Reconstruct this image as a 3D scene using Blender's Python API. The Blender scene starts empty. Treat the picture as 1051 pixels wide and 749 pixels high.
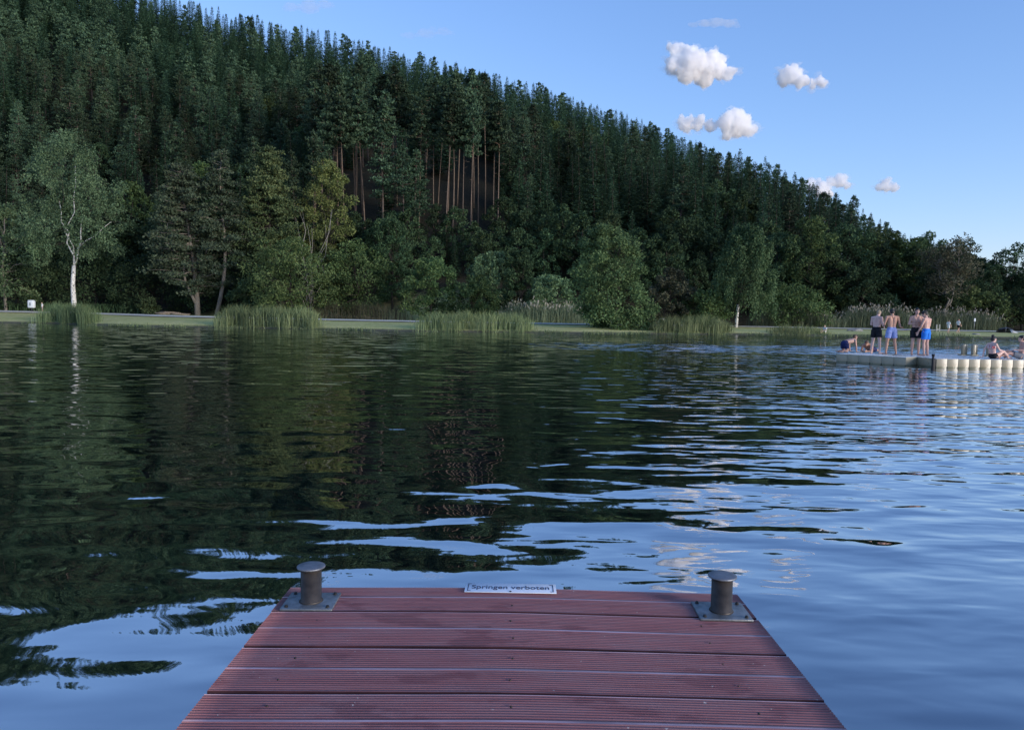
import bpy, bmesh, math, random
import numpy as np
from mathutils import Vector, Matrix, Quaternion, noise as mnoise

random.seed(7)
R = math.radians
scene = bpy.context.scene
col = scene.collection

# ------------------------------------------------------------------ camera
FPX, CW, CH = 757.0, 1051.0, 749.0
CAMZ = 1.65
PITCH = math.atan((374.5 - 325.0) / FPX)
ROLL = R(0.85)
cam_data = bpy.data.cameras.new('camera')
cam_data.sensor_width = 36.0
cam_data.lens = 36.0 * FPX / CW
cam_data.clip_start = 0.05
cam_data.clip_end = 20000
cam = bpy.data.objects.new('camera', cam_data)
col.objects.link(cam)
ROT = Matrix.Rotation(R(90) - PITCH, 3, 'X') @ Matrix.Rotation(ROLL, 3, 'Z')
cam.matrix_world = Matrix.Translation((0, 0, CAMZ)) @ ROT.to_4x4()
scene.camera = cam


def ray(px, py):
    return ROT @ Vector(((px - CW / 2) / FPX, -(py - CH / 2) / FPX, -1.0))


def at(px, py, Y):
    """point seen at a photograph position, at distance Y along the view"""
    d = ray(px, py)
    return Vector((0, 0, CAMZ)) + d * (Y / d.y)


def on_z(px, py, z):
    d = ray(px, py)
    return Vector((0, 0, CAMZ)) + d * ((z - CAMZ) / d.z)


def hor(px):
    """photograph row of the horizon in column px"""
    return 325.0 + (px - 525.5) * math.tan(ROLL)


# ------------------------------------------------------------------ node helpers
class NT:
    def __init__(self, tree):
        self.t = tree
        self.n = tree.nodes
        self.l = tree.links

    def new(self, kind, **kw):
        nd = self.n.new(kind)
        for k, v in kw.items():
            if k.startswith('i_'):
                key = k[2:]
                key = int(key) if key.isdigit() else key
                self.put(nd.inputs[key], v)
            else:
                setattr(nd, k, v)
        return nd

    def put(self, sock, v):
        if isinstance(v, bpy.types.NodeSocket):
            self.l.new(v, sock)
        else:
            sock.default_value = v

    def math(self, op, a, b=None, c=None, clamp=False):
        nd = self.n.new('ShaderNodeMath')
        nd.operation = op
        nd.use_clamp = clamp
        for i, v in enumerate((a, b, c)):
            if v is not None:
                self.put(nd.inputs[i], v)
        return nd.outputs[0]

    def mix(self, fac, a, b, blend='MIX'):
        nd = self.n.new('ShaderNodeMix')
        nd.data_type = 'RGBA'
        nd.blend_type = blend
        nd.clamp_factor = True
        self.put(nd.inputs[0], fac)
        self.put(nd.inputs[6], a)
        self.put(nd.inputs[7], b)
        return nd.outputs[2]

    def ramp(self, fac, stops):
        nd = self.n.new('ShaderNodeValToRGB')
        self.put(nd.inputs[0], fac)
        e = nd.color_ramp.elements
        while len(e) < len(stops):
            e.new(0.5)
        for k, (p, c) in enumerate(stops):
            e[k].position = p
            e[k].color = c if len(c) == 4 else (*c, 1)
        return nd.outputs[0]

    def noise(self, vec, scale, detail=2.0, rough=0.5, out=0):
        nd = self.n.new('ShaderNodeTexNoise')
        nd.inputs['Scale'].default_value = scale
        nd.inputs['Detail'].default_value = detail
        nd.inputs['Roughness'].default_value = rough
        if vec is not None:
            self.l.new(vec, nd.inputs['Vector'])
        return nd.outputs[out]

    def mapping(self, vec, loc=(0, 0, 0), rot=(0, 0, 0), scale=(1, 1, 1)):
        nd = self.n.new('ShaderNodeMapping')
        self.l.new(vec, nd.inputs[0])
        nd.inputs[1].default_value = loc
        nd.inputs[2].default_value = rot
        nd.inputs[3].default_value = scale
        return nd.outputs[0]


def new_mat(name):
    m = bpy.data.materials.new(name)
    m.use_nodes = True
    t = NT(m.node_tree)
    b = m.node_tree.nodes.get('Principled BSDF')
    return m, t, b


def c4(c):
    return (c[0], c[1], c[2], 1.0)


def plain(name, c, rough=0.7, metal=0.0, spec=0.4, var=0.12, scale=8.0, bump=0.0):
    """procedural surface: base colour with mottling, optional fine relief"""
    m, t, b = new_mat(name)
    tc = t.new('ShaderNodeTexCoord').outputs['Object']
    n = t.noise(tc, scale, 4, 0.6)
    lo = tuple(max(0, x * (1 - 2 * var)) for x in c)
    hi = tuple(x * (1 + 2 * var) for x in c)
    t.put(b.inputs['Base Color'], t.ramp(n, [(0.3, c4(lo)), (0.7, c4(hi))]))
    b.inputs['Roughness'].default_value = rough
    b.inputs['Metallic'].default_value = metal
    b.inputs['Specular IOR Level'].default_value = spec
    if bump:
        bn = t.new('ShaderNodeBump', i_Strength=bump, i_Distance=0.01)
        t.put(bn.inputs['Height'], t.noise(tc, scale * 5, 3, 0.6))
        t.put(b.inputs['Normal'], bn.outputs[0])
    return m


def leaf_mat(name, dark, light, trans=0.25, objvar=0.5, warm=None):
    """foliage: colour differs leaf by leaf and tree by tree"""
    m, t, b = new_mat(name)
    geo = t.new('ShaderNodeNewGeometry')
    oi = t.new('ShaderNodeObjectInfo')
    c = t.mix(geo.outputs['Random Per Island'], c4(dark), c4(light))
    big = t.noise(geo.outputs['Position'], 0.16, 2, 0.5)
    v = t.math('MULTIPLY_ADD', oi.outputs['Random'], objvar * 2, 1 - objvar)
    v = t.math('MULTIPLY', v, t.math('MULTIPLY_ADD', big, 1.3, 0.35))
    hs = t.new('ShaderNodeHueSaturation')
    wide = t.noise(t.mapping(geo.outputs['Position'], scale=(1, 1, 0.4)), 0.085, 3, 0.65)
    t.put(hs.inputs['Hue'], t.math('MULTIPLY_ADD', wide, -0.09, t.math('MULTIPLY_ADD', oi.outputs['Random'], 0.035, 0.531)))
    v = t.math('MULTIPLY', v, t.math('MULTIPLY_ADD', wide, 1.0, 0.52))
    t.put(hs.inputs['Value'], v)
    t.put(hs.inputs['Color'], c)
    colr = hs.outputs[0]
    if warm:
        w = t.noise(geo.outputs['Position'], 0.5, 2, 0.5)
        colr = t.mix(t.math('MULTIPLY_ADD', w, 3.0, -1.35, clamp=True), colr, c4(warm))
    b.inputs['Roughness'].default_value = 0.7
    b.inputs['Specular IOR Level'].default_value = 0.12
    t.put(b.inputs['Base Color'], colr)
    tr = t.new('ShaderNodeBsdfTranslucent')
    t.put(tr.inputs['Color'], colr)
    mx = t.new('ShaderNodeMixShader')
    mx.inputs[0].default_value = trans
    t.l.new(b.outputs[0], mx.inputs[1])
    t.l.new(tr.outputs[0], mx.inputs[2])
    t.l.new(mx.outputs[0], m.node_tree.nodes['Material Output'].inputs['Surface'])
    return m


def bark_mat(name, c, spots=None):
    m, t, b = new_mat(name)
    tc = t.new('ShaderNodeTexCoord').outputs['Object']
    v = t.mapping(tc, scale=(6, 6, 1.5))
    n = t.noise(v, 1.5, 5, 0.65)
    cc = t.ramp(n, [(0.3, c4([x * 0.6 for x in c])), (0.7, c4([x * 1.3 for x in c]))])
    if spots:
        v2 = t.mapping(tc, scale=(3.0, 3.0, 3.2))
        s = t.noise(v2, 1.4, 3, 0.6)
        cc = t.mix(t.math('MULTIPLY_ADD', s, 9.0, -4.9, clamp=True), cc, c4(spots))
    t.put(b.inputs['Base Color'], cc)
    b.inputs['Roughness'].default_value = 0.85
    b.inputs['Specular IOR Level'].default_value = 0.2
    return m


M = {}
M['spruce'] = leaf_mat('spruce needles', (0.021, 0.045, 0.025), (0.058, 0.103, 0.052))
M['pine'] = leaf_mat('pine needles', (0.029, 0.054, 0.031), (0.076, 0.114, 0.062))
M['broad'] = leaf_mat('broad leaves', (0.036, 0.066, 0.024), (0.100, 0.145, 0.052), objvar=0.3)
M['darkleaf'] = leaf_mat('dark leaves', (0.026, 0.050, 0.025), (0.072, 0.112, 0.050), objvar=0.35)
M['weep'] = leaf_mat('weeping birch leaves', (0.042, 0.076, 0.032), (0.110, 0.152, 0.068), objvar=0.0)
M['birch'] = leaf_mat('birch leaves', (0.060, 0.102, 0.050), (0.152, 0.212, 0.108), objvar=0.05)
M['willow'] = leaf_mat('willow leaves', (0.075, 0.120, 0.056), (0.180, 0.245, 0.120), objvar=0.15)
M['yellow'] = leaf_mat('yellow green leaves', (0.075, 0.105, 0.034), (0.200, 0.235, 0.080), objvar=0.05)
M['lakepine'] = leaf_mat('lakeside pine needles', (0.042, 0.066, 0.038), (0.100, 0.132, 0.078), objvar=0.1)
M['sunpine'] = leaf_mat('pine needles with painted sunlight', (0.046, 0.074, 0.032), (0.125, 0.155, 0.066), objvar=0.02)  # needles yellowed to put low sunlight into the colour
M['russet'] = leaf_mat('russet leaves', (0.055, 0.068, 0.038), (0.150, 0.130, 0.085), objvar=0.1)
M['bush'] = leaf_mat('shrub leaves', (0.052, 0.094, 0.034), (0.160, 0.215, 0.080), objvar=0.2)
M['bankshrub'] = leaf_mat('bank shrub leaves', (0.058, 0.098, 0.038), (0.170, 0.225, 0.090), objvar=0.0)
M['reed'] = leaf_mat('reed blades', (0.095, 0.130, 0.055), (0.240, 0.280, 0.130), objvar=0.12)
M['reedback'] = leaf_mat('grey green reed blades', (0.085, 0.115, 0.070), (0.220, 0.250, 0.155), objvar=0.15)
M['plume'] = leaf_mat('reed plumes', (0.30, 0.27, 0.21), (0.50, 0.45, 0.37), objvar=0.1)
M['dryreed'] = leaf_mat('dry stalks', (0.050, 0.052, 0.034), (0.12, 0.11, 0.07), objvar=0.1)
M['flower'] = leaf_mat('white petals', (0.55, 0.54, 0.46), (0.78, 0.76, 0.68), objvar=0.02)
M['bark'] = bark_mat('dark bark', (0.045, 0.038, 0.032))
M['pinebark'] = bark_mat('pine bark', (0.10, 0.078, 0.064))
M['tallbark'] = bark_mat('bare pine bark', (0.165, 0.120, 0.088))
M['greybark'] = bark_mat('grey bark', (0.21, 0.185, 0.155))
M['birchbark'] = bark_mat('birch bark', (0.62, 0.60, 0.55), spots=(0.045, 0.042, 0.04))
M['deadwood'] = bark_mat('dead wood', (0.36, 0.33, 0.28))
M['log'] = bark_mat('cut wood', (0.30, 0.24, 0.18))


# ------------------------------------------------------------------ object helpers
def tag(o, label=None, cat=None, group=None, kind=None):
    if label:
        o['label'] = label
    if cat:
        o['category'] = cat
    if group:
        o['group'] = group
    if kind:
        o['kind'] = kind
    return o


def empty(name, loc, label, cat, group=None, rz=0.0):
    o = bpy.data.objects.new(name, None)
    o.empty_display_size = 0.3
    o.location = loc
    o.rotation_euler = (0, 0, rz)
    col.objects.link(o)
    return tag(o, label, cat, group)


def link(name, mesh, parent=None, loc=None):
    o = bpy.data.objects.new(name, mesh)
    col.objects.link(o)
    if parent is not None:
        o.parent = parent
    if loc is not None:
        o.location = loc
    return o


class MB:
    """collects vertices and faces of one mesh"""

    def __init__(self):
        self.v = []
        self.f = []
        self.m = []
        self.q = []      # numpy blocks of loose quads
        self.qm = []

    def add(self, vs, fs, mi=0):
        o = len(self.v)
        self.v.extend([tuple(p) for p in vs])
        self.f.extend([tuple(i + o for i in f) for f in fs])
        self.m.extend([mi] * len(fs))

    def box(self, c, s, rot=None, mi=0, bev=0.0):
        sx, sy, sz = s[0] / 2, s[1] / 2, s[2] / 2
        bm = bmesh.new()
        bmesh.ops.create_cube(bm, size=1.0)
        for v in bm.verts:
            v.co = Vector((v.co.x * s[0], v.co.y * s[1], v.co.z * s[2]))
        if bev:
            bmesh.ops.bevel(bm, geom=list(bm.edges), offset=bev, segments=2, affect='EDGES', profile=0.5)
        bm.verts.index_update()
        c = Vector(c)
        vs = []
        for v in bm.verts:
            p = v.co.copy()
            if rot is not None:
                p = rot @ p
            vs.append(p + c)
        self.add(vs, [[v.index for v in f.verts] for f in bm.faces], mi)
        bm.free()

    def tube(self, pts, rad, n=8, mi=0, cap=True):
        pts = [Vector(p) for p in pts]
        if not hasattr(rad, '__len__'):
            rad = [rad] * len(pts)
        vs, fs = [], []
        up = None
        for i, p in enumerate(pts):
            if i == 0:
                d = pts[1] - p
            elif i == len(pts) - 1:
                d = p - pts[i - 1]
            else:
                d = pts[i + 1] - pts[i - 1]
            d.normalize()
            a = up if up is not None else (Vector((1, 0, 0)) if abs(d.x) < 0.8 else Vector((0, 1, 0)))
            u = (a - d * a.dot(d)).normalized()
            up = u
            w = d.cross(u)
            for k in range(n):
                t = 2 * math.pi * k / n
                vs.append(p + (u * math.cos(t) + w * math.sin(t)) * rad[i])
        for i in range(len(pts) - 1):
            for k in range(n):
                k2 = (k + 1) % n
                fs.append((i * n + k, i * n + k2, (i + 1) * n + k2, (i + 1) * n + k))
        if cap:
            fs.append(tuple(range(n - 1, -1, -1)))
            b = (len(pts) - 1) * n
            fs.append(tuple(range(b, b + n)))
        self.add(vs, fs, mi)

    def lathe(self, prof, n=24, c=(0, 0, 0), mi=0):
        vs, fs = [], []
        for r, z in prof:
            for k in range(n):
                t = 2 * math.pi * k / n
                vs.append((c[0] + r * math.cos(t), c[1] + r * math.sin(t), c[2] + z))
        for i in range(len(prof) - 1):
            for k in range(n):
                k2 = (k + 1) % n
                fs.append((i * n + k, i * n + k2, (i + 1) * n + k2, (i + 1) * n + k))
        fs.append(tuple(range(n - 1, -1, -1)))
        b = (len(prof) - 1) * n
        fs.append(tuple(range(b, b + n)))
        self.add(vs, fs, mi)

    def kites(self, b, d, s, L, W, mi=0):
        """loose leaf shaped quads: base points b, unit directions d, unit sides s"""
        b = np.asarray(b, float); d = np.asarray(d, float); s = np.asarray(s, float)
        L = np.broadcast_to(np.asarray(L, float), (len(b),))[:, None]
        W = np.broadcast_to(np.asarray(W, float), (len(b),))[:, None]
        m = b + d * L * 0.45
        q = np.stack([b, m + s * W * 0.5, b + d * L, m - s * W * 0.5], 1)
        self.q.append(q)
        self.qm.append(np.full(len(b), mi, np.int32))

    def mesh(self, name, mats, smooth=False):
        me = bpy.data.meshes.new(name)
        nv = len(self.v)
        co = np.array(self.v, np.float32).reshape(-1, 3)
        loops = [i for f in self.f for i in f]
        tot = [len(f) for f in self.f]
        mi = list(self.m)
        if self.q:
            q = np.concatenate(self.q).astype(np.float32)
            nq = len(q)
            co = np.concatenate([co, q.reshape(-1, 3)])
            loops = np.concatenate([np.array(loops, np.int32), nv + np.arange(nq * 4, dtype=np.int32)])
            tot = np.concatenate([np.array(tot, np.int32), np.full(nq, 4, np.int32)])
            mi = np.concatenate([np.array(mi, np.int32), np.concatenate(self.qm)])
        fill_mesh(me, co, loops, tot, mi, mats)
        if smooth:
            me.polygons.foreach_set('use_smooth', [True] * len(me.polygons))
        return me

    def build(self, name, mats, parent=None, smooth=False, loc=None):
        if not isinstance(mats, (list, tuple)):
            mats = [mats]
        return link(name, self.mesh(name, mats, smooth), parent, loc)


def fill_mesh(me, co, loops, tot, mi, mats):
    co = np.ascontiguousarray(co, np.float32)
    loops = np.ascontiguousarray(loops, np.int32)
    tot = np.ascontiguousarray(tot, np.int32)
    me.vertices.add(len(co))
    me.vertices.foreach_set('co', co.ravel())
    me.loops.add(len(loops))
    me.loops.foreach_set('vertex_index', loops)
    me.polygons.add(len(tot))
    start = np.zeros(len(tot), np.int32)
    start[1:] = np.cumsum(tot)[:-1]
    me.polygons.foreach_set('loop_start', start)
    for m in mats:
        me.materials.append(m)
    me.polygons.foreach_set('material_index', np.ascontiguousarray(mi, np.int32))
    me.update(calc_edges=True)
    me.validate()


def unit(a):
    return a / np.maximum(np.linalg.norm(a, axis=-1, keepdims=True), 1e-9)


# ------------------------------------------------------------------ terrain
SHORE = [(-9999, 331)]
_sp = [(-60, 330.5), (0, 331.3), (60, 332.3), (110, 334.2), (160, 335.4), (210, 335.9), (330, 338.4), (430, 340.4), (545, 341.5), (600, 342.5),
       (670, 343), (760, 343.5), (850, 344.5), (950, 346), (1051, 347.5), (1120, 348.5)]
_sw = [on_z(a, b, 0.0) for a, b in _sp]
SX = np.array([p.x for p in _sw]); SYY = np.array([p.y for p in _sw])
SX = np.concatenate([[-3000, -400], SX, [400, 3000]])
SYY = np.concatenate([[SYY[0] + 8] * 2, SYY, [SYY[-1]] * 2])


def shore(x):
    return np.interp(x, SX, SYY)


HX = np.array([-420, -300, -175, -99, 0, 38, 68, 91, 111, 124, 140, 170, 3000], float)
HZ = np.array([144, 132, 107, 84.5, 63.0, 51.5, 38, 24, 12, 5.5, 1.5, 0, 0], float)
CREST = 250.0


def ground_z(x, y):
    x = np.asarray(x, float); y = np.asarray(y, float)
    s = y - shore(x)
    zp = np.interp(x, [-80, -40, 0, 60, 110], [1.45, 1.15, 0.85, 0.6, 0.5])
    z = np.interp(s, [-6, -1.0, 0.0, 1.2], [-1.8, -0.35, 0.0, 0.28])
    z = np.where(s > 1.2, 0.28 + (zp - 0.28) * np.clip((s - 1.2) / 13.0, 0, 1), z)
    base = shore(x) + 30.0
    hc = np.interp(x, HX, HZ)
    t = np.clip((y - base) / (CREST - base), 0, 1)
    ramp = 0.12 * t * t * (3 - 2 * t) + 0.88 * np.minimum(1.0, np.maximum(0, t * 1.04 - 0.0 * t) ** 0.92)
    over = np.clip((y - CREST) / 250.0, 0, 1.0)
    z = z + hc * ramp * (1 - 0.45 * over)
    back = np.clip((-8.0 - y) / 8.0, 0, 1)
    z = np.where(y < 20, -1.8 + 2.3 * back, z)
    return z


def gz(x, y):
    return float(ground_z(x, y))


xs = np.concatenate([[-4000, -2000, -900, -600], np.linspace(-420, 420, 211), [600, 900, 2000, 4000]])
ys = np.concatenate([[-4000, -1000, -300, -80, -30, -16, -8, 0, 30, 55, 66], np.linspace(70, 132, 63), np.linspace(136, 420, 72), [480, 600, 1000, 2000, 5000]])
gx, gy = np.meshgrid(xs, ys)
gzv = ground_z(gx, gy)
bumpy = np.array([[mnoise.noise(Vector((a * 0.05, b * 0.05, 0))) for a, b in zip(ra, rb)] for ra, rb in zip(gx, gy)])
gzv = gzv + np.where(gy > shore(gx) + 34, bumpy * 1.2, 0)
co = np.stack([gx, gy, gzv], -1).reshape(-1, 3)
nx, ny = len(xs), len(ys)
idx = np.arange(nx * ny).reshape(ny, nx)
quads = np.stack([idx[:-1, :-1], idx[:-1, 1:], idx[1:, 1:], idx[1:, :-1]], -1).reshape(-1, 4)
gm, t, b = new_mat('lake shore ground')
pos = t.new('ShaderNodeNewGeometry').outputs['Position']
n1 = t.noise(pos, 0.35, 5, 0.6)
n2 = t.noise(t.mapping(pos, scale=(1, 0.6, 1)), 2.5, 4, 0.7)
grass = t.ramp(n1, [(0.3, (0.36, 0.38, 0.13)), (0.5, (0.54, 0.50, 0.22)), (0.68, (0.66, 0.57, 0.31))])
grass = t.mix(0.55, grass, t.ramp(n2, [(0.3, (0.25, 0.28, 0.06)), (0.7, (0.64, 0.55, 0.22))]))
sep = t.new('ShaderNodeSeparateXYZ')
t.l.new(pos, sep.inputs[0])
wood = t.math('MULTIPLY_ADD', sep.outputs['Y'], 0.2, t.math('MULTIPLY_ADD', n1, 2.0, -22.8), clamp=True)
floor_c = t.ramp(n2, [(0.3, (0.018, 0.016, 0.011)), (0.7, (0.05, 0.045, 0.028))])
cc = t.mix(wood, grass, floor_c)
mud = t.math('MULTIPLY_ADD', sep.outputs['Z'], -6.0, 1.6, clamp=True)
cc = t.mix(mud, cc, c4((0.10, 0.095, 0.065)))
t.put(b.inputs['Base Color'], cc)
b.inputs['Roughness'].default_value = 0.95
b.inputs['Specular IOR Level'].default_value = 0.1
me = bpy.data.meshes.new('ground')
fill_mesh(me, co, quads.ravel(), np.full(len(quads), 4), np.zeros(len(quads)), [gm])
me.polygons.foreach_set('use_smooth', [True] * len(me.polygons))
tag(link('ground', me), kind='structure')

# gravel path along the shore
pm, t, b = new_mat('pale gravel')
pos = t.new('ShaderNodeNewGeometry').outputs['Position']
t.put(b.inputs['Base Color'], t.ramp(t.noise(pos, 1.2, 6, 0.7), [(0.3, (0.52, 0.47, 0.37)), (0.7, (0.68, 0.62, 0.50))]))
b.inputs['Roughness'].default_value = 0.95
mb = MB()
vs, fs = [], []
pxs = np.arange(-150, 190, 2.0)
for i, x in enumerate(pxs):
    yc = float(shore(x)) + 13.2 + 1.2 * math.sin(x * 0.045)
    for k, o in enumerate((-1.25, 0.0, 1.25)):
        vs.append((x, yc + o, gz(x, yc + o) + (0.16 if k == 1 else 0.09)))
    if i:
        a = (i - 1) * 3
        for k in range(2):
            fs.append((a + k, a + 3 + k, a + 4 + k, a + 1 + k))
mb.add(vs, fs)
tag(mb.build('path', pm, smooth=True), kind='structure')

# ------------------------------------------------------------------ water
wm, t, b = new_mat('lake water')
m = wm
pos = t.new('ShaderNodeNewGeometry').outputs['Position']


def wv(rz, sx, sy, scale, detail, off, dist=0.0):
    v = t.mapping(pos, loc=(off, off * 1.7, off * 0.3), rot=(0, 0, R(rz)), scale=(sx, sy, 1))
    nd = t.new('ShaderNodeTexNoise')
    nd.inputs['Scale'].default_value = scale
    nd.inputs['Detail'].default_value = detail
    nd.inputs['Roughness'].default_value = 0.45
    nd.inputs['Distortion'].default_value = dist
    t.l.new(v, nd.inputs['Vector'])
    return nd.outputs[0]


swell = wv(-9, 0.30, 1.0, 0.55, 1.0, 3.1)
mid = wv(-14, 0.62, 1.0, 1.85, 0.5, 11.7, 0.35)
chop = wv(8, 0.45, 1.0, 4.2, 1.5, 5.3, 0.3)
ripple = wv(-20, 0.45, 1.0, 2.3, 1.5, 21.9, 0.4)
fine = wv(-3, 0.5, 1.0, 13.0, 1.0, 9.1)
calm = t.noise(t.mapping(pos, scale=(0.035, 0.09, 1)), 1.0, 2, 0.5)
calm = t.math('MULTIPLY_ADD', calm, 2.4, -0.55, clamp=True)
h = t.math('MULTIPLY', swell, 0.042)
h = t.math('MULTIPLY_ADD', mid, 0.032, h)
wsep = t.new('ShaderNodeSeparateXYZ')
t.l.new(pos, wsep.inputs[0])
# livelier water towards the right, where the bathers stir it
live = t.math('MULTIPLY_ADD', wsep.outputs['X'], 0.10, 0.36, clamp=True)
live = t.math('MULTIPLY', live, t.math('MULTIPLY_ADD', calm, 0.6, 0.55))
h = t.math('MULTIPLY_ADD', t.math('MULTIPLY', ripple, live), 0.043, h)
h = t.math('MULTIPLY_ADD', t.math('MULTIPLY', chop, t.math('MULTIPLY_ADD', live, 2.1, 0.06)), 0.0085, h)
h = t.math('MULTIPLY_ADD', t.math('MULTIPLY', fine, t.math('MULTIPLY_ADD', calm, 0.6, 0.4)), 0.00022, h)
bump = t.new('ShaderNodeBump', i_Strength=1.0, i_Distance=1.0)
t.put(bump.inputs['Height'], h)
# short waves farther out, given as slopes
sv_ = t.mapping(pos, loc=(4.0, 9.0, 0), rot=(0, 0, R(-8)), scale=(0.55, 1, 1))
sn = t.new('ShaderNodeTexNoise')
sn.inputs['Scale'].default_value = 1.9
sn.inputs['Detail'].default_value = 3.5
t.l.new(sv_, sn.inputs['Vector'])
vm = t.new('ShaderNodeVectorMath', operation='SUBTRACT')
t.l.new(sn.outputs['Color'], vm.inputs[0])
vm.inputs[1].default_value = (0.5, 0.5, 0.5)
vs_ = t.new('ShaderNodeVectorMath', operation='MULTIPLY')
t.l.new(vm.outputs[0], vs_.inputs[0])
vs_.inputs[1].default_value = (0.14, 0.34, 0.0)
# seen at a low angle, only the wave faces turned to this shore show
vb = t.new('ShaderNodeVectorMath', operation='ADD')
t.l.new(vs_.outputs[0], vb.inputs[0])
vb.inputs[1].default_value = (0.0, -0.026, 0.0)
far = t.math('MULTIPLY_ADD', wsep.outputs['Y'], 0.042, -0.15, clamp=True)
gust = t.noise(t.mapping(pos, loc=(2.0, 0.6, 0), scale=(0.03, 0.10, 1)), 1.0, 2, 0.5)
far = t.math('MULTIPLY', far, t.math('MULTIPLY_ADD', gust, 1.8, 0.05, clamp=True))
# a breath of wind roughens a band between the middle and the raft
by = t.math('MULTIPLY_ADD', wsep.outputs['Y'], 0.13, -5.6)
band = t.math('SUBTRACT', 1.0, t.math('MULTIPLY', by, by), clamp=True)
band = t.math('MULTIPLY', band, t.math('MULTIPLY_ADD', wsep.outputs['X'], 0.16, 0.25, clamp=True))
far = t.math('MULTIPLY', far, t.math('MULTIPLY_ADD', band, 1.6, 1.0))
vw = t.new('ShaderNodeVectorMath', operation='SCALE')
t.l.new(vb.outputs[0], vw.inputs[0])
t.l.new(far, vw.inputs['Scale'])
va = t.new('ShaderNodeVectorMath', operation='ADD')
t.l.new(bump.outputs[0], va.inputs[0])
t.l.new(vw.outputs[0], va.inputs[1])
vn = t.new('ShaderNodeVectorMath', operation='NORMALIZE')
t.l.new(va.outputs[0], vn.inputs[0])
wnorm = vn.outputs[0]
fr = t.new('ShaderNodeFresnel', i_IOR=1.33)
t.l.new(wnorm, fr.inputs['Normal'])
fac = t.math('POWER', fr.outputs[0], 0.31, clamp=True)
gl = t.new('ShaderNodeBsdfGlossy')
gl.inputs['Roughness'].default_value = 0.015
gl.inputs['Color'].default_value = (0.92, 0.94, 0.98, 1)
t.l.new(wnorm, gl.inputs['Normal'])
df = t.new('ShaderNodeBsdfDiffuse')
df.inputs['Color'].default_value = (0.003, 0.007, 0.008, 1)
mx = t.new('ShaderNodeMixShader')
t.l.new(fac, mx.inputs[0])
t.l.new(df.outputs[0], mx.inputs[1])
t.l.new(gl.outputs[0], mx.inputs[2])
t.l.new(mx.outputs[0], m.node_tree.nodes['Material Output'].inputs['Surface'])
mb = MB()
wx = [-1500, -600, -300, -150, -75, -30, 0, 30, 75, 150, 300, 600, 1500]
wy = [-14, -5, 5, 20, 40, 60, 80, 104]
vs = [(x, y, 0) for y in wy for x in wx]
fs = [(j * len(wx) + i, j * len(wx) + i + 1, (j + 1) * len(wx) + i + 1, (j + 1) * len(wx) + i)
      for j in range(len(wy) - 1) for i in range(len(wx) - 1)]
mb.add(vs, fs)
tag(mb.build('water', wm), kind='structure')

# ------------------------------------------------------------------ vegetation meshes
def rng(seed):
    return np.random.default_rng(seed)


def limb(mb, p0, p1, r0, r1, g, n=6, seg=4, wob=0.06, mi=0):
    p0 = np.array(p0, float); p1 = np.array(p1, float)
    L = np.linalg.norm(p1 - p0)
    pts = []
    for i in range(seg + 1):
        f = i / seg
        p = p0 + (p1 - p0) * f
        if 0 < i < seg:
            p = p + g.normal(0, wob * L, 3) * [1, 1, 0.5]
        pts.append(p)
    rad = [r0 + (r1 - r0) * i / seg for i in range(seg + 1)]
    mb.tube(pts, rad, n, mi)
    return pts


def spruce_mesh(seed, h=22.0, r=3.0, bare=0.12, step=0.62, dens=1.0, droop=0.22, mats=None, sp=0.55):
    g = rng(seed)
    cr = MB()
    z = h * bare
    lean = g.normal(0, 0.012, 2)
    while z < h - 0.3:
        t_ = (z - h * bare) / (h * (1 - bare))
        L0 = r * (1 - t_) ** 0.82 * min(1.0, 0.62 + t_ * 3.2) + 0.18
        nb = int(g.integers(6, 9)) if L0 > 0.8 else 5
        a0 = g.uniform(0, 6.28)
        for k in range(nb):
            if g.random() > 0.93:
                continue
            a = a0 + 6.283 * k / nb + g.normal(0, 0.18)
            L = L0 * g.uniform(0.66, 1.2)
            d = np.array([math.cos(a), math.sin(a), 0.0])
            sl = (0.35 * t_ - droop * (1 - t_)) + g.normal(0, 0.07)
            n = max(2, int(L / (0.42 / dens)))
            s = (np.arange(n) + g.uniform(0.4, 1.0, n)) / n
            s = np.clip(s, 0.08, 1)
            p = np.zeros((n, 3))
            p[:, :2] = d[:2] * (s * L)[:, None] + lean * z
            p[:, 2] = z + sl * s * L + 0.10 * L * (s ** 2.2)
            side = np.array([-d[1], d[0], 0.0])
            for sg in (-1, 1):
                dd = unit(d[None, :] * 0.75 + side[None, :] * sg * g.uniform(0.5, 1.0, (n, 1)) + np.array([0, 0, -0.35])[None, :] + g.normal(0, 0.12, (n, 3)))
                nn = unit(np.array([0, 0, 1.0])[None, :] + g.normal(0, 0.45, (n, 3)))
                ss = unit(np.cross(dd, nn))
                ln = (0.55 + 0.45 * (1 - s)) * (0.35 + 0.42 * L / r) * sp / 0.55 * g.uniform(0.8, 1.3, n) * 1.25
                cr.kites(p, dd, ss, ln, ln * 0.42)
        z += step * g.uniform(0.75, 1.25) * (0.6 + 0.4 * (1 - t_))
    n = 14
    b = np.zeros((n, 3)); b[:, 2] = h - g.uniform(0.0, 1.5, n); b[:, :2] += lean * h
    dd = unit(np.stack([g.normal(0, 0.45, n), g.normal(0, 0.45, n), np.ones(n)], 1))
    ss = unit(np.cross(dd, g.normal(0, 1, (n, 3))))
    cr.kites(b, dd, ss, 0.75, 0.16)
    tr = MB()
    r0 = h * 0.0105
    tr.tube([(0, 0, -1.0), (lean[0] * h * .5, lean[1] * h * .5, h * 0.5), (lean[0] * h, lean[1] * h, h)], [r0 * 1.1, r0 * 0.7, 0.02], 6)
    return cr, tr


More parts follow.
